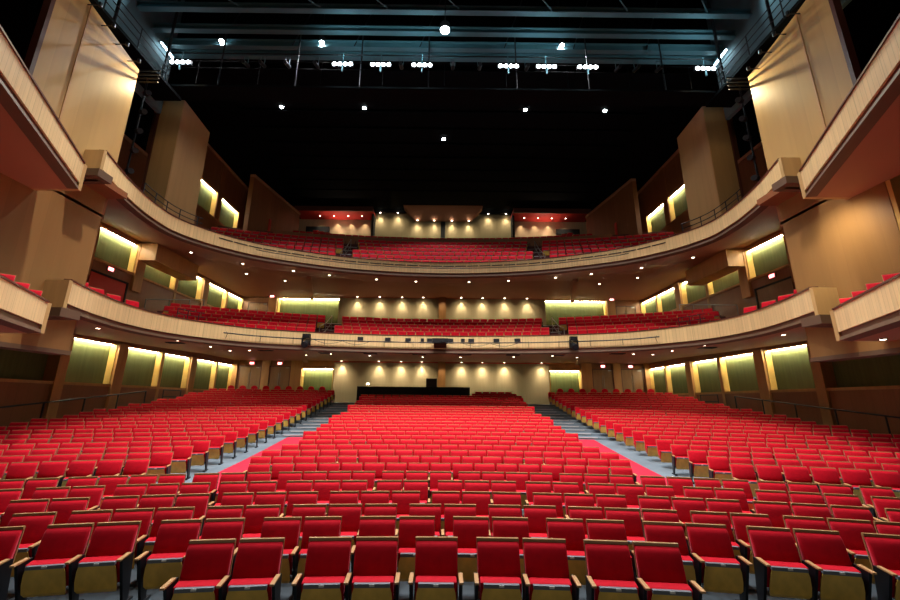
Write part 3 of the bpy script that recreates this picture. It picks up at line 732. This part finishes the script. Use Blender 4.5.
# which seats does the photograph show, and how near are they
ci = cam.matrix_world.inverted()
def proj(x, y, z):
    p = ci @ Vector((x, y, z)); d = -p.z
    if d < .2: return None
    return (444 + 400 * p.x / d, 300 - 400 * p.y / d, d)
cand = []
for idx, (key, x, y, z, rot, first) in enumerate(PLACES):
    q = proj(x, y, z + .8)
    if q and -14 < q[0] < 914 and q[1] < 640: cand.append((q[2], idx))
    
cand.sort(); near = set(i for d, i in cand[:300]); rest_idx = [i for d, i in cand[300:]]
protos = {(l, f): seat_obj(l, f) for l in (True, False) for f in (True, False)}; used = set()
rows = {}
for i in near: rows.setdefault(PLACES[i][0], []).append(i)
ROWNAME = {1: 'front', 2: 'second', 3: 'third', 4: 'fourth', 5: 'fifth', 6: 'sixth', 7: 'seventh', 8: 'eighth', 9: 'ninth', 10: 'tenth', 11: 'eleventh', 12: 'twelfth'}
for key, ids in sorted(rows.items(), key=lambda t: str(t[0])):
    ids.sort(key=lambda i: PLACES[i][1])
    for j, i in enumerate(ids):
        _, x, y, z, rot, first = PLACES[i]
        if key[0] in ('left', 'right'):
            where = '%s from the aisle, %s row of the %s side block' % (ORD[(len(ids) - 1 - j) if key[0] == 'left' else j], ROWNAME[key[1] - 7] if key[1] > 8 else 'first', key[0])
            first = first or (key[0] == 'left' and j == 0)
        elif key[0] == 'centre': where = '%s from the left end of the %s row, centre block' % (ORD[j], ROWNAME[key[1]])
        elif key[0] == 'row': where = '%s from the left edge of the %s' % (ORD[j], 'front row' if key[1] == 1 else ROWNAME[key[1]] + ' row')
        else: where = '%s along the %s box front' % (ORD[j], key[1])
        pk = (bool(first), key[0] != 'row')
        if pk not in used: o = protos[pk]; used.add(pk)
        else: o = copy_tree(protos[pk])
        o.location = (x, y, z); o.rotation_euler = (0, 0, rot)
        tag(o, 'red tip-up theatre seat, ' + where, 'theatre seat', {'row': 'seats in the rows nearest the stage', 'centre': 'seats of the centre block', 'left': 'seats of the left side block', 'right': 'seats of the right side block', 'box': 'seats in the boxes'}[key[0]])
for pk in protos:
    if pk not in used:
        for ch in list(protos[pk].children_recursive) + [protos[pk]]: bpy.data.objects.remove(ch)
# the other seats, far too many to count: one object
tm = MB()
for wname in ('backrest_fixed', 'shell_fixed', 'seat_cushion', 'seat_pan', 'front_lip', 'arm_r', 'frame_r'): seat_parts(tm, wname)
TV = [Vector(v) for v in tm.v]
big = MB(); big.mats = list(tm.mats)
for i in rest_idx:
    _, x, y, z, rot, first = PLACES[i]
    m_ = Matrix.Translation((x, y, z)) @ Matrix.Rotation(rot, 4, 'Z'); b = len(big.v)
    big.v += [tuple(m_ @ v) for v in TV]
    for f, mi in zip(tm.f, tm.mi): big.f.append([b + q for q in f]); big.mi.append(mi); big.uv.append(None)
me = bpy.data.meshes.new('theatre_chairs'); me.from_pydata(big.v, [], big.f)
for n_ in big.mats: me.materials.append(M[n_])
me.polygons.foreach_set('material_index', big.mi); me.update()
o = bpy.data.objects.new('theatre_chairs', me); COL.objects.link(o)
tag(o, 'rows upon rows of red tip-up seats further back and on both balconies', 'theatre seats', None, 'stuff')
print('SEATS', len(PLACES), 'in view', len(cand), 'rest', len(rest_idx))

# loose round-backed chairs along the back of the side blocks
def round_chair():
    r = empty('round_back_chair')
    mb = MB(); b = 0; mi = mb.m('fabric'); n = 10
    out = [(.24 * math.cos(PI * i / n), .72 + .20 * math.sin(PI * i / n)) for i in range(n + 1)]
    out = [(.24, .5)] + out + [(-.24, .5)]
    for yy in (.17, .23): mb.v += [(x, yy, z) for x, z in out]
    N = len(out); mb.face(list(range(N)), mi); mb.face(list(range(N, 2 * N))[::-1], mi)
    for i in range(N): j = (i + 1) % N; mb.face([i, j, N + j, N + i], mi)
    mb.build('backrest', r)
    bx(-.24, .24, -.24, .2, .42, .5, 'fabric').build('seat', r, bevel=.02)
    for x in (-.21, .21):
        for y in (-.2, .18): MB().bar((x, y, 0), (x, y, .42), .014, 'iron', 6).build('leg', r)
    MB().bar((-.2, .19, .42), (-.2, .2, .55), .012, 'iron', 6).bar((.2, .19, .42), (.2, .2, .55), .012, 'iron', 6).build('back_frame', r)
    return r
rc = round_chair(); first_used = False
for s in (-1, 1):
    for i in range(9):
        a = 9.7 + .88 * i; q = rc if not first_used else copy_tree(rc); first_used = True
        q.location = (s * a, 33.7 - .004 * a * a, ZBACK + .35); q.rotation_euler = (0, 0, -s * a / 60)
        tag(q, 'round-backed red chair before the back doors, %s from the %s aisle' % (ORD[i], SIDE[s]), 'chair', 'round-backed chairs behind the last row')
for s in (-1, 1):
    struct(MB().box(s * 9.2, s * 17.9, 32.9, 35.2, ZBACK - .3, ZBACK + .35, 'deck').build('floor_platform'), 'low platform behind the last rows on the %s' % SIDE[s], 'floor')

# ------------------------------------------------------------------ fixtures
from mathutils.bvhtree import BVHTree
def bvh(root, nm):
    o = [c for c in root.children if c.name.startswith(nm)][0]
    return BVHTree.FromPolygons([v.co.copy() for v in o.data.vertices], [list(p.vertices) for p in o.data.polygons])
T1, T2 = bvh(b1, 'soffit'), bvh(b2, 'soffit')
def ceil_z(T, x, y, z0):
    h = T.ray_cast(Vector((x, y, z0)), Vector((0, 0, 1)))
    return h[0].z if h[0] else z0 + 1
def downlight(x, y, z, label, power=55, r=.075, color=NEUT, ang=120):
    t = empty('recessed_downlight', (x, y, z)); tag(t, label, 'ceiling light', 'recessed downlights')
    m_ = MB(); mi = m_.m('lamp_warm'); n = 10
    m_.v += [(r * math.cos(2 * PI * i / n), r * math.sin(2 * PI * i / n), -.02) for i in range(n)]; m_.face(list(range(n)), mi)
    m_.build('lamp', t)
    m_ = MB(); mi = m_.m('greytrim')
    for rr, zz in ((r, -.022), (r + .03, -.022), (r + .03, .01)): m_.v += [(rr * math.cos(2 * PI * i / n), rr * math.sin(2 * PI * i / n), zz) for i in range(n)]
    for k in range(2):
        for i in range(n): j = (i + 1) % n; m_.face([k * n + i, k * n + j, (k + 1) * n + j, (k + 1) * n + i], mi)
    m_.build('trim_ring', t)
    if power: spot((x, y, z - .06), (x, y, z - 5), power, color, ang, .8, r)
D1 = [(14.3, 16.5), (12.95, 19.6), (13.0, 22.5), (13.3, 25.2), (11.7, 24.4), (9.3, 27.6), (7.1, 25.7), (4.8, 26.8), (1.3, 27.5)]
D2 = [(15.6, 23.4), (13.3, 25.3), (14.5, 28.3), (12.3, 30.0), (10.4, 26.6), (8.15, 27.5), (4.9, 28.4), (2.0, 28.9)]
for s in (-1, 1):
    for i, (x, y) in enumerate(D1): downlight(s * x, y, ceil_z(T1, s * x, y, 4.5) - .005, 'small round downlight under the lower balcony, %s in towards the centre on the %s half' % (ORD[i], SIDE[s]), 45)
    for i, (x, y) in enumerate(D2): downlight(s * x, y, ceil_z(T2, s * x, y, 9.5) - .005, 'small round downlight under the upper balcony, %s in towards the centre on the %s half' % (ORD[i], SIDE[s]), 60)
    downlight(s * 12.3, 10.9 if s < 0 else 11.0, 4.325, 'round downlight in the underside of the lower box on the %s' % SIDE[s], 25)
for s in (-1, 1):
    for x in (2.0, 5.6, 9.2): pass
VN = [(14.0, 21.0), (10.5, 23.9), (7.2, 24.9), (4.4, 24.75), (1.4, 24.65)]
for s in (-1, 1):
    for i, (x, y) in enumerate(VN):
        z = ceil_z(T1, s * x, y, 4.5)
        v = empty('air_vent', (s * x, y, z)); tag(v, 'black rectangular air vent under the lower balcony, %s from the %s wall' % (ORD[i], SIDE[s]), 'vent', 'air vents under the lower balcony')
        bx(-.42, .42, -.2, .2, -.03, .0, 'black').build('vent_frame', v)
        m_ = MB()
        for k in range(5): m_.box(-.38, .38, -.16 + k * .075, -.13 + k * .075, -.045, -.03, 'iron')
        m_.build('louvre', v)
# wall washers
for lev, (xs, y, z, pw) in enumerate((([1.7, 3.5, 5.4, 8.6], 34.68, None, 260), ([1.7, 3.6, 5.6, 7.6], 34.68, None, 210), ([.9, 2.6, 4.6, 6.4], 37.3, 20.35, 150))):
    for s in (-1, 1):
        for i, x in enumerate(xs):
            zz = z if z else ceil_z((T1, T2)[lev], s * x, y, (4.5, 9.5)[lev]) - .01
            if lev == 2 and x > 3: zz = 21.15
            downlight(s * x, y, zz, 'wall-washing downlight over the %s back wall, %s from the middle on the %s' % (LEVNAME[lev], ORD[i], SIDE[s]), 0, .08)
            spot((s * x, y, zz - .05), (s * x, y + .35, zz - 2.4), pw * 1.1, (1.0, .86, .64), 70, 1.0, .05)
            spot((s * x, y - .8, zz - .1), (s * x, y + .6, zz - 2.2), pw * .45, (1.0, .86, .6), 110, 1.0, .1)  # added wide fill between the scallops, without a fixture
for z_ in (5.75, 11.55): spot((0, 33.4, z_), (0, 34.6, z_ - 1.3), 60, (1, .8, .5), 60, 1.0, .05)  # spots added to brighten the centre piers
for s in (-1, 1):
    for i, x in enumerate((8.2, 9.6, 11.0, 12.4)):
        downlight(s * x, 37.1, 20.63, 'small downlight in the red soffit at the upper rear %s, %s outwards' % (SIDE[s], ORD[i]), 60, .06, (1, .82, .6))
    for x in (8.0, 9.4, 10.8): spot((s * x, 37.75, 20.5), (s * x, 37.95, 18), 70, (1, .8, .5), 75, 1.0, .05)
    spot((s * 10.5, 37.7, 18.6), (s * 10.3, 36.9, 20.65), 110, (1, .8, .6), 120, .9, .1)  # uplight added in place of bounce on the red soffit
# tower wash lamps hidden over the right-hand and left-hand boxes
for s, pw in ((-1, 5), (1, 620)):
    spot((s * 11.6, 11.2, 8.85), (s * 12.9, 11.9, 7.0), pw * .8, (1, .88, .68), 120, 1.0, .3)

# lights of the lighting void
def cluster_lamp(x, y, z, label, n=4):
    t = empty('work_light', (x, y, z)); tag(t, label, 'work light', 'bright work lights on the lighting bridge')
    bx(-.52, .52, .0, .12, -.11, .11, 'black').build('housing', t)
    for i in range(n):
        m_ = MB(); m_.bar((-.39 + i * .26, -.03, 0), (-.39 + i * .26, .0, 0), .095, 'lamp_cool', 12); m_.build('lamp', t)
    MB().bar((0, .06, .1), (0, .06, .72), .02, 'steel').build('hanger', t)
    MB().box(-.03, .03, .0, .06, -.4, -.11, 'steel').build('bracket', t)
for i, x in enumerate([-12.8, -4.95, -3.1, -1.1, 3.1, 4.95, 6.96, 12.7]):
    cluster_lamp(x, 16.0, 18.35, 'blindingly bright row of work lamps, %s from the left along the lighting bridge' % ORD[i])
    spot((x, 15.85, 18.3), (x, 8, 6), 120, COOL, 150, .8, .2)
    if i % 2: spot((x, 15.2, 18.6), (x * .9, 17.0, 20.6), 110, COOL, 130, .9, .15)
for i, (x, y, z, pw) in enumerate([(-11.6, 16.9, 20.6, 2500), (-6.4, 16.9, 20.6, 2500), (6.1, 16.9, 20.6, 2500), (0, 14.4, 18.69, 5200), (-10.6, 22.2, 21.05, 1350), (-5.2, 22.2, 21.05, 1350), (5.3, 22.2, 21.05, 1350), (10.5, 22.2, 21.05, 1350), (0, 25.3, 21.05, 1500)]):
    t = empty('ceiling_spotlight', (x, y, z)); rr = .2 if i == 3 else .12
    tag(t, 'star-bright ceiling lamp, ' + ['upper row at the left', 'upper row, left of the middle', 'upper row at the right', 'largest and highest, in the middle', 'lower row, far left', 'lower row, inner left', 'lower row, inner right', 'lower row, far right', 'lowest, alone in the middle'][i], 'ceiling light', 'star-bright ceiling lamps')
    m_ = MB(); m_.bar((0, 0, -.02), (0, 0, .0), rr, 'lamp_star', 14); m_.build('lamp', t)
    m_ = MB(); m_.bar((0, 0, .0), (0, 0, .3), rr + .03, 'black', 14); m_.build('housing', t)
    MB().bar((0, 0, .3), (0, 0, .3 + (24.9 - z if y < 17.6 else .1)), .015, 'black').build('hanger', t)
    spot((x, y, z - .08), (x * .62, y - 3, 0), pw * 1.15, (.93, .95, 1), 100, .8, rr)
for i, (x, y, z) in enumerate(ADDED_LAMPS):  # made-up fixtures for the lamps added over the front rows
    t = empty('added_house_light', (x, y, z)); tag(t, 'unseen added lamp in the void above the front rows, %s from the left' % ORD[i], 'ceiling light', 'added lamps above the front rows')
    MB().bar((0, 0, 0), (0, 0, .5), .28, 'black', 14).build('housing', t)
    MB().bar((0, 0, -.03), (0, 0, 0), .25, 'lamp_star', 14).build('lamp', t)
    MB().bar((0, 0, .5), (0, 0, 4.4), .02, 'black').build('hanger', t)
# steel beams and bridges
for i, (y, z, h) in enumerate(((13.6, 20.5, .3), (15.1, 20.5, .28), (16.15, 20.4, .3), (17.0, 20.3, .4), (17.5, 20.2, .3))):
    m_ = MB(); m_.box(-14.6, 14.6, y - .13, y + .13, z, z + .04, 'steel').box(-14.6, 14.6, y - .015, y + .015, z + .04, z + h, 'steel').box(-14.6, 14.6, y - .13, y + .13, z + h, z + h + .04, 'steel')
    struct(m_.build('steel_beam'), 'blue-grey steel beam across the lighting void, %s from the stage' % ORD[i], 'beam')
for i, x in enumerate((-11.2, -7.4, -4.2, -.8, 3.6, 7.2, 11.0)):
    m_ = MB().bar((x, 16.6, 17.3), (x, 16.6, 21), .035, 'iron').bar((x - .5, 16.9, 20.4), (x + .9, 17.2, 24.8), .03, 'iron').bar((x, 13.6, 20.5), (x + 1.6, 15.1, 20.6), .03, 'steel')
    struct(m_.build('hanger_rod'), 'thin hanger rods and bracing over the lighting bridge, %s from the left' % ORD[i], 'hanger')
br = empty('lighting_bridge', (0, 16.3, 17.2)); tag(br, 'black lighting bridge crossing the void, carrying the work lights', 'catwalk')
def PB(m_, nm):
    o = m_.build(nm); o.parent = br; o.matrix_parent_inverse = Matrix.Translation((0, -16.3, -17.2)); return o
PB(bx(-13.2, 13.2, 16.25, 17.2, 17.2, 17.3, 'blackmatte'), 'walkway')
for z in (18.2, 18.6): PB(MB().bar((-13.4, 16.18, z), (13.4, 16.18, z), .018, 'blackmatte'), 'rail')
PB(MB().bar((-13.4, 16.1, 19.0), (13.4, 16.1, 19.0), .03, 'black'), 'lighting_pipe')
for x in [-12 + 3.0 * k for k in range(9)]: PB(MB().bar((x, 16.18, 17.3), (x, 16.18, 18.6), .018, 'blackmatte'), 'rail_post')
k = 0
for x in (-9.6, -8.8, -7.6, -6.2, -2.1, .4, 1.7, 4.0, 8.4, 9.3, 10.4):
    k += 1
    t = empty('theatre_spotlight', (x, 15.95, 18.25)); tag(t, 'unlit black stage lantern on the bridge pipe, %s from the left' % ORD[k - 1], 'stage light', 'unlit lanterns on the lighting bridge')
    MB().bar((0, .25, .1), (0, -.25, -.1), .09, 'iron', 10).build('barrel', t); MB().box(-.11, -.095, -.02, .02, 0, .45, 'steel').box(.095, .11, -.02, .02, 0, .45, 'steel').box(-.11, .11, -.02, .02, .44, .46, 'steel').build('yoke', t)
for s in (-1, 1):
    r = empty('side_catwalk', (s * 13.8, 10, 17.2)); tag(r, 'black side catwalk with railings along the %s of the lighting void' % SIDE[s], 'catwalk')
    def PS(m_, nm):
        o = m_.build(nm); o.parent = r; o.matrix_parent_inverse = Matrix.Translation(-r.location); return o
    PS(MB().box(s * 13.3, s * 14.6, 4, 17.2, 17.15, 17.3, 'blackmatte'), 'walkway')
    for z in (17.65, 18.0, 18.35): PS(MB().bar((s * 13.32, 4, z), (s * 13.32, 16.2, z), .022, 'black'), 'rail')
    for j in range(7): PS(MB().bar((s * 13.32, 5.2 + 1.8 * j, 17.2), (s * 13.32, 5.2 + 1.8 * j, 18.35), .025, 'black'), 'rail_post')
    for j in range(4): PS(MB().bar((s * 13.4, 7.2 + 2.9 * j, 17.2), (s * 13.4, 7.2 + 2.9 * j, 24.9), .06, 'black'), 'hanger_post')
    t = empty('tube_lamp', (s * 14.3, 16.9, 19.95)); tag(t, 'slanting white tube lamp at the %s end of the lighting bridge' % SIDE[s], 'tube light')
    MB().bar((0, -.45, .03), (0, .45, -.03), .04, 'lamp_cool').build('tube', t); MB().box(-.05, .05, -.5, .5, .05, .09, 'steel').build('batten', t)
    spot((s * 13.6, 14.6, 20.5), (s * 14.7, 11, 20), 70, COOL, 150, .9, .1)
    # boom of lanterns in the dark gap
    r2 = empty('lighting_boom', (s * 13.9, 15.7, 11.3)); tag(r2, 'black upright boom with lanterns in the gap between the two %s wood panels' % SIDE[s], 'lighting boom')
    MB().bar((0, 0, 0), (0, 0, 5.7), .04, 'iron').build('pole', r2)
    for j in range(5):
        MB().bar((-s * .1, -.05, .9 + j * 1.0), (-s * .45, -.3, .75 + j * 1.0), .12, 'screen', 10).build('lantern', r2)
    # lamp that grazes the big panel
    spot((s * 12.0, 14.95, 15.95), (s * 12.8, 11.8, 14.2), 380, (1, .84, .5), 140, .7, .03)
    for dz in (.22, .02, -.17, -.36): MB().bar((-s * .1, -1.45, 4.63 + dz), (-s * 1.75, -1.45, 4.63 + dz), .035, 'iron').build('arm', r2)  # bars added near the lamp to cast shadow streaks on the panel
    MB().bar((0, -1.45, 0), (0, -1.45, 5.7), .03, 'iron').build('pole', r2)  # added pole carrying the shadow bars
    spot((s * 10.0, 7.0, 17.2), (s * 12.8, 12.2, 13.0), 60, (1, .8, .6), 75, .8, .15)
    spot((s * 11.6, 15.4, 18.0), (s * 13.8, 19.4, 14.5), 70, (1, .76, .46), 60, .8, .1)

# fascia equipment
def on_curve(c, x):
    best = min(range(len(c.p)), key=lambda i: abs(c.p[i].x - x) + (0 if c.p[i].y > 18 else 99)); i = best
    j = i + 1 if c.p[i].x < x else i - 1
    a, b = c.p[i], c.p[max(0, min(len(c.p) - 1, j))]; f = (x - a.x) / ((b.x - a.x) or 1)
    return a.lerp(b, f), c.n[i]
L1_ = N1.s[-1]; L2_ = N2.s[-1]
def arc_of(c, x):
    for i in range(len(c.p) - 1):
        if c.p[i].x <= x < c.p[i + 1].x and c.p[i].y > 18: return c.s[i] + (c.s[i + 1] - c.s[i]) * (x - c.p[i].x) / (c.p[i + 1].x - c.p[i].x)
pr = empty('lighting_pipe', (0, 23, 5.8)); tag(pr, 'long black lighting pipe bracketed along the front of the lower balcony', 'pipe')
c = N1.sub(arc_of(N1, -11.3), arc_of(N1, 11.3))
o = sweep(MB(), c, [(-.28, 5.85), (-.25, 5.82), (-.22, 5.85), (-.25, 5.88)], 'iron').build('tube'); o.parent = pr; o.matrix_parent_inverse = Matrix.Translation((0, -23, -5.8))
for i in range(15):
    P_, n_ = c.at(.2 + i * (c.s[-1] - .4) / 14); q = P_ - n_ * .25
    o = MB().bar((q.x, q.y, 5.85), (P_.x, P_.y, 5.95), .012, 'iron', 6).bar((q.x, q.y, 5.85), (P_.x, P_.y, 5.60), .012, 'iron', 6).build('bracket'); o.parent = pr; o.matrix_parent_inverse = Matrix.Translation((0, -23, -5.8))
for i, (px, wd) in enumerate(((364, .32), (390, .32), (409.5, .32), (423.5, .18), (430.5, .3), (451, .32), (463, .22), (471, .34), (495.5, .34), (515.5, .34))):
    P_, n_ = on_curve(N1, (px - 442.5) * 24 / 400)
    t = empty('facade_speaker', (P_.x, P_.y - .04, 6.02), -math.atan2(n_.x, n_.y)); tag(t, 'small black speaker on the lower balcony front, %s from the left' % ORD[i], 'speaker', 'small speakers on the lower balcony front')
    bx(-wd / 2, wd / 2, -.05, .04, -.09, .1, 'iron').build('case', t); bx(-wd / 2 + .02, wd / 2 - .02, -.056, -.05, -.07, .08, 'screen').build('grille', t)
for i, px in enumerate((312, 570)):
    P_, n_ = on_curve(N1, (px - 442.5) * 23.3 / 400); q = P_ - n_ * .3
    t = empty('moving_light', (q.x, q.y, 5.78)); tag(t, 'black moving-head light hung on the %s end of the balcony pipe' % ('left', 'right')[i], 'stage light', 'moving lights on the balcony pipe')
    MB().box(-.2, .2, -.12, .12, .12, .34, 'iron').build('base', t)
    MB().box(-.24, -.19, -.08, .08, -.3, .14, 'iron').box(.19, .24, -.08, .08, -.3, .14, 'iron').build('yoke', t)
    MB().bar((0, .2, -.1), (0, -.28, -.3), .17, 'iron', 12).build('head', t); MB().bar((0, -.28, -.3), (0, -.3, -.308), .14, 'screen', 12).build('lens', t)
t = empty('projector', (-.1, 22.9, 5.9)); tag(t, 'wide black projector hung at the middle of the balcony front', 'projector')
bx(-.45, .45, -.3, .2, -.12, .14, 'iron').build('case', t); MB().bar((.18, -.3, 0), (.18, -.38, 0), .08, 'screen', 12).build('lens', t)
bx(-.36, .36, .0, .35, -.36, -.12, 'darktrim').build('support_bracket', t)
# cable looping from the pipe
for s, (a, b) in ((-1, (-7.2, -4.2)), (1, (1.2, 4.4))):
    m_ = MB(); N_ = 14; prev = None
    for i in range(N_ + 1):
        x = a + (b - a) * i / N_; P_, n_ = on_curve(N1, x); q = P_ - n_ * .16
        z = 5.84 - .18 * abs(math.sin(PI * 2 * i / N_)); p_ = Vector((q.x, q.y, z))
        if prev: m_.bar(prev, p_, .012, 'iron', 5)
        prev = p_
    tag(m_.build('cable'), 'black cable looping below the balcony pipe, %s of the middle' % SIDE[s], 'cable')
# upper balcony: slot grilles and rail
gr = empty('slot_grille', (0, 23, 10.8)); tag(gr, 'long dark slotted strip along the upper balcony front', 'grille')
c = N2.sub(arc_of(N2, -12.0), arc_of(N2, 12.0)); n = 34
for i in range(n):
    a = i * c.s[-1] / n; sc = c.sub(a + .04, a + c.s[-1] / n - .04)
    o = sweep(MB(), sc, rect(-.03, .02, 10.90, 10.95), 'iron').build('slot'); o.parent = gr; o.matrix_parent_inverse = Matrix.Translation((0, -23, -10.8))
pr = empty('lighting_pipe', (0, 23, 10.7)); tag(pr, 'thin dark pipe running along the upper balcony front', 'pipe')
c = N2.sub(arc_of(N2, -10.6), arc_of(N2, 10.6))
o = sweep(MB(), c, [(-.22, 10.72), (-.2, 10.70), (-.18, 10.72), (-.2, 10.74)], 'iron').build('tube'); o.parent = pr; o.matrix_parent_inverse = Matrix.Translation((0, -23, -10.7))
for i in range(13):
    P_, n_ = c.at(.2 + i * (c.s[-1] - .4) / 12); q = P_ - n_ * .2
    o = MB().bar((q.x, q.y, 10.72), (P_.x, P_.y, 10.84), .012, 'iron', 6).build('bracket'); o.parent = pr; o.matrix_parent_inverse = Matrix.Translation((0, -23, -10.7))

# handrails
def railing(name, pts, hs, label, post_every=1, r=.02, m='iron', foot=None, group=None):
    """pts: 3-D points at deck level; hs: heights of the bars"""
    p0 = Vector(pts[0]); t = empty(name, p0); tag(t, label, 'handrail', group)
    P = [Vector(p) - p0 for p in pts]
    for h in hs:
        m_ = MB()
        for a, b in zip(P, P[1:]): m_.bar(a + Vector((0, 0, h)), b + Vector((0, 0, h)), r, m, 6)
        m_.build('rail', t)
    for i in range(0, len(P), post_every): MB().bar(P[i], P[i] + Vector((0, 0, max(hs))), r, m, 6).build('post', t)
for s in (-1, 1):
    seg = [(p, t_) for p, t_ in zip(N2.p, N2.s) if 15.6 < p.y < 19.4 and (p.x < 0) == (s < 0)]
    railing('handrail', [(p.x, p.y, 11.18) for p, _ in seg], (.22, .48), 'dark two-bar handrail on top of the %s arm of the upper balcony' % SIDE[s], 4, .022)
    seg = [p for p in N1.p if 18.5 < p.y < 19.8 and (p.x < 0) == (s < 0)]
    railing('handrail', [(p.x, p.y, 6.3) for p in seg], (.2, .42), 'small two-bar handrail on top of the %s arm of the lower balcony' % SIDE[s], 2, .018, 'iron')
    railing('handrail', [(s * 17.5, 23.0, 7.4), (s * 17.5, 25.0, 7.9), (s * 17.5, 27.0, 8.4), (s * 17.5, 28.6, 8.8)], (.85,), 'sloping metal handrail beside the %s wall of the lower balcony' % SIDE[s], 1, .028, 'chrome')
    railing('handrail', [(s * 17.2, y, .55 + (y - 14) * .105) for y in (12, 14, 16, 18, 20, 22, 24)], (1.38,), 'long dark handrail rising along the %s wall beside the stalls' % SIDE[s], 1, .035, 'iron')
    railing('handrail', [(s * 17.2, y, 1.9) for y in (25.5, 27.2)], (1.2, .8), 'short level handrail near the back of the %s wall' % SIDE[s], 1, .03, 'iron')
    for cy_, r0_, f0, rise, a_, da, nm in ((-7.2, 31.45, 5.56, .40, 7.15, .12, 'lower'), (-30.0, 55.1, 10.76, .655, 6.6, .10, 'upper')):
        def ap(k, dr=0.0):
            x = a_ + da * k; return Vector((s * x, cy_ + math.sqrt((r0_ + .95 * k + dr) ** 2 - x * x), f0 + rise * k))
        railing('handrail', [tuple(ap(k) + Vector((0, 0, 0 if k > -.5 else .3))) for k in (-.6, 1.5, 4)], (1.1, .6), 'metal handrail in the stepped aisle on the %s side of the %s balcony' % (SIDE[s], nm), 1, .025, 'chrome')
        for k in range(7 if nm == 'lower' else 6):
            q = ap(k, -.45)
            o = bx(-.48, .48, -.03, .03, -.01, .02, 'nosing').build('step_nosing', None, (q.x, q.y, f0 + rise * k)); o.rotation_euler = (0, 0, -math.asin(q.x / (r0_ + .95 * k)))
            struct(o, 'pale stair edge in the %s aisle of the %s balcony, %s from the front' % (SIDE[s], nm, ORD[k]), 'step edge')
# sound desk at the back of the centre block
t = empty('sound_desk', (-2.1, 31.6, ZBACK)); tag(t, 'long black sound desk behind the centre seats', 'desk')
bx(-4.4, 4.3, .0, .06, 0, 1.18, 'black').build('front_panel', t); bx(-4.4, 4.3, -.02, .85, 1.18, 1.23, 'black').build('worktop', t)
for x in (-4.38, 4.24): bx(x, x + .06, .06, .8, 0, 1.18, 'black').build('end_panel', t)
t = empty('equipment_case', (-.78, 31.95, ZBACK + 1.23)); tag(t, 'dark grey upright case standing on the sound desk', 'equipment case')
bx(-.42, .42, -.2, .2, 0, .66, 'screen').build('body', t, bevel=.02); bx(-.36, .36, -.21, -.2, .05, .6, 'iron').build('front_grille', t)
t = empty('desk_lamp', (-5.75, 31.9, ZBACK + 1.23)); tag(t, 'tiny lit lamp at the left end of the sound desk', 'lamp')
MB().bar((0, 0, 0), (0, 0, .16), .01, 'iron', 6).build('stem', t); bx(-.09, .09, -.06, .06, .16, .26, 'lamp_warm').build('shade', t)
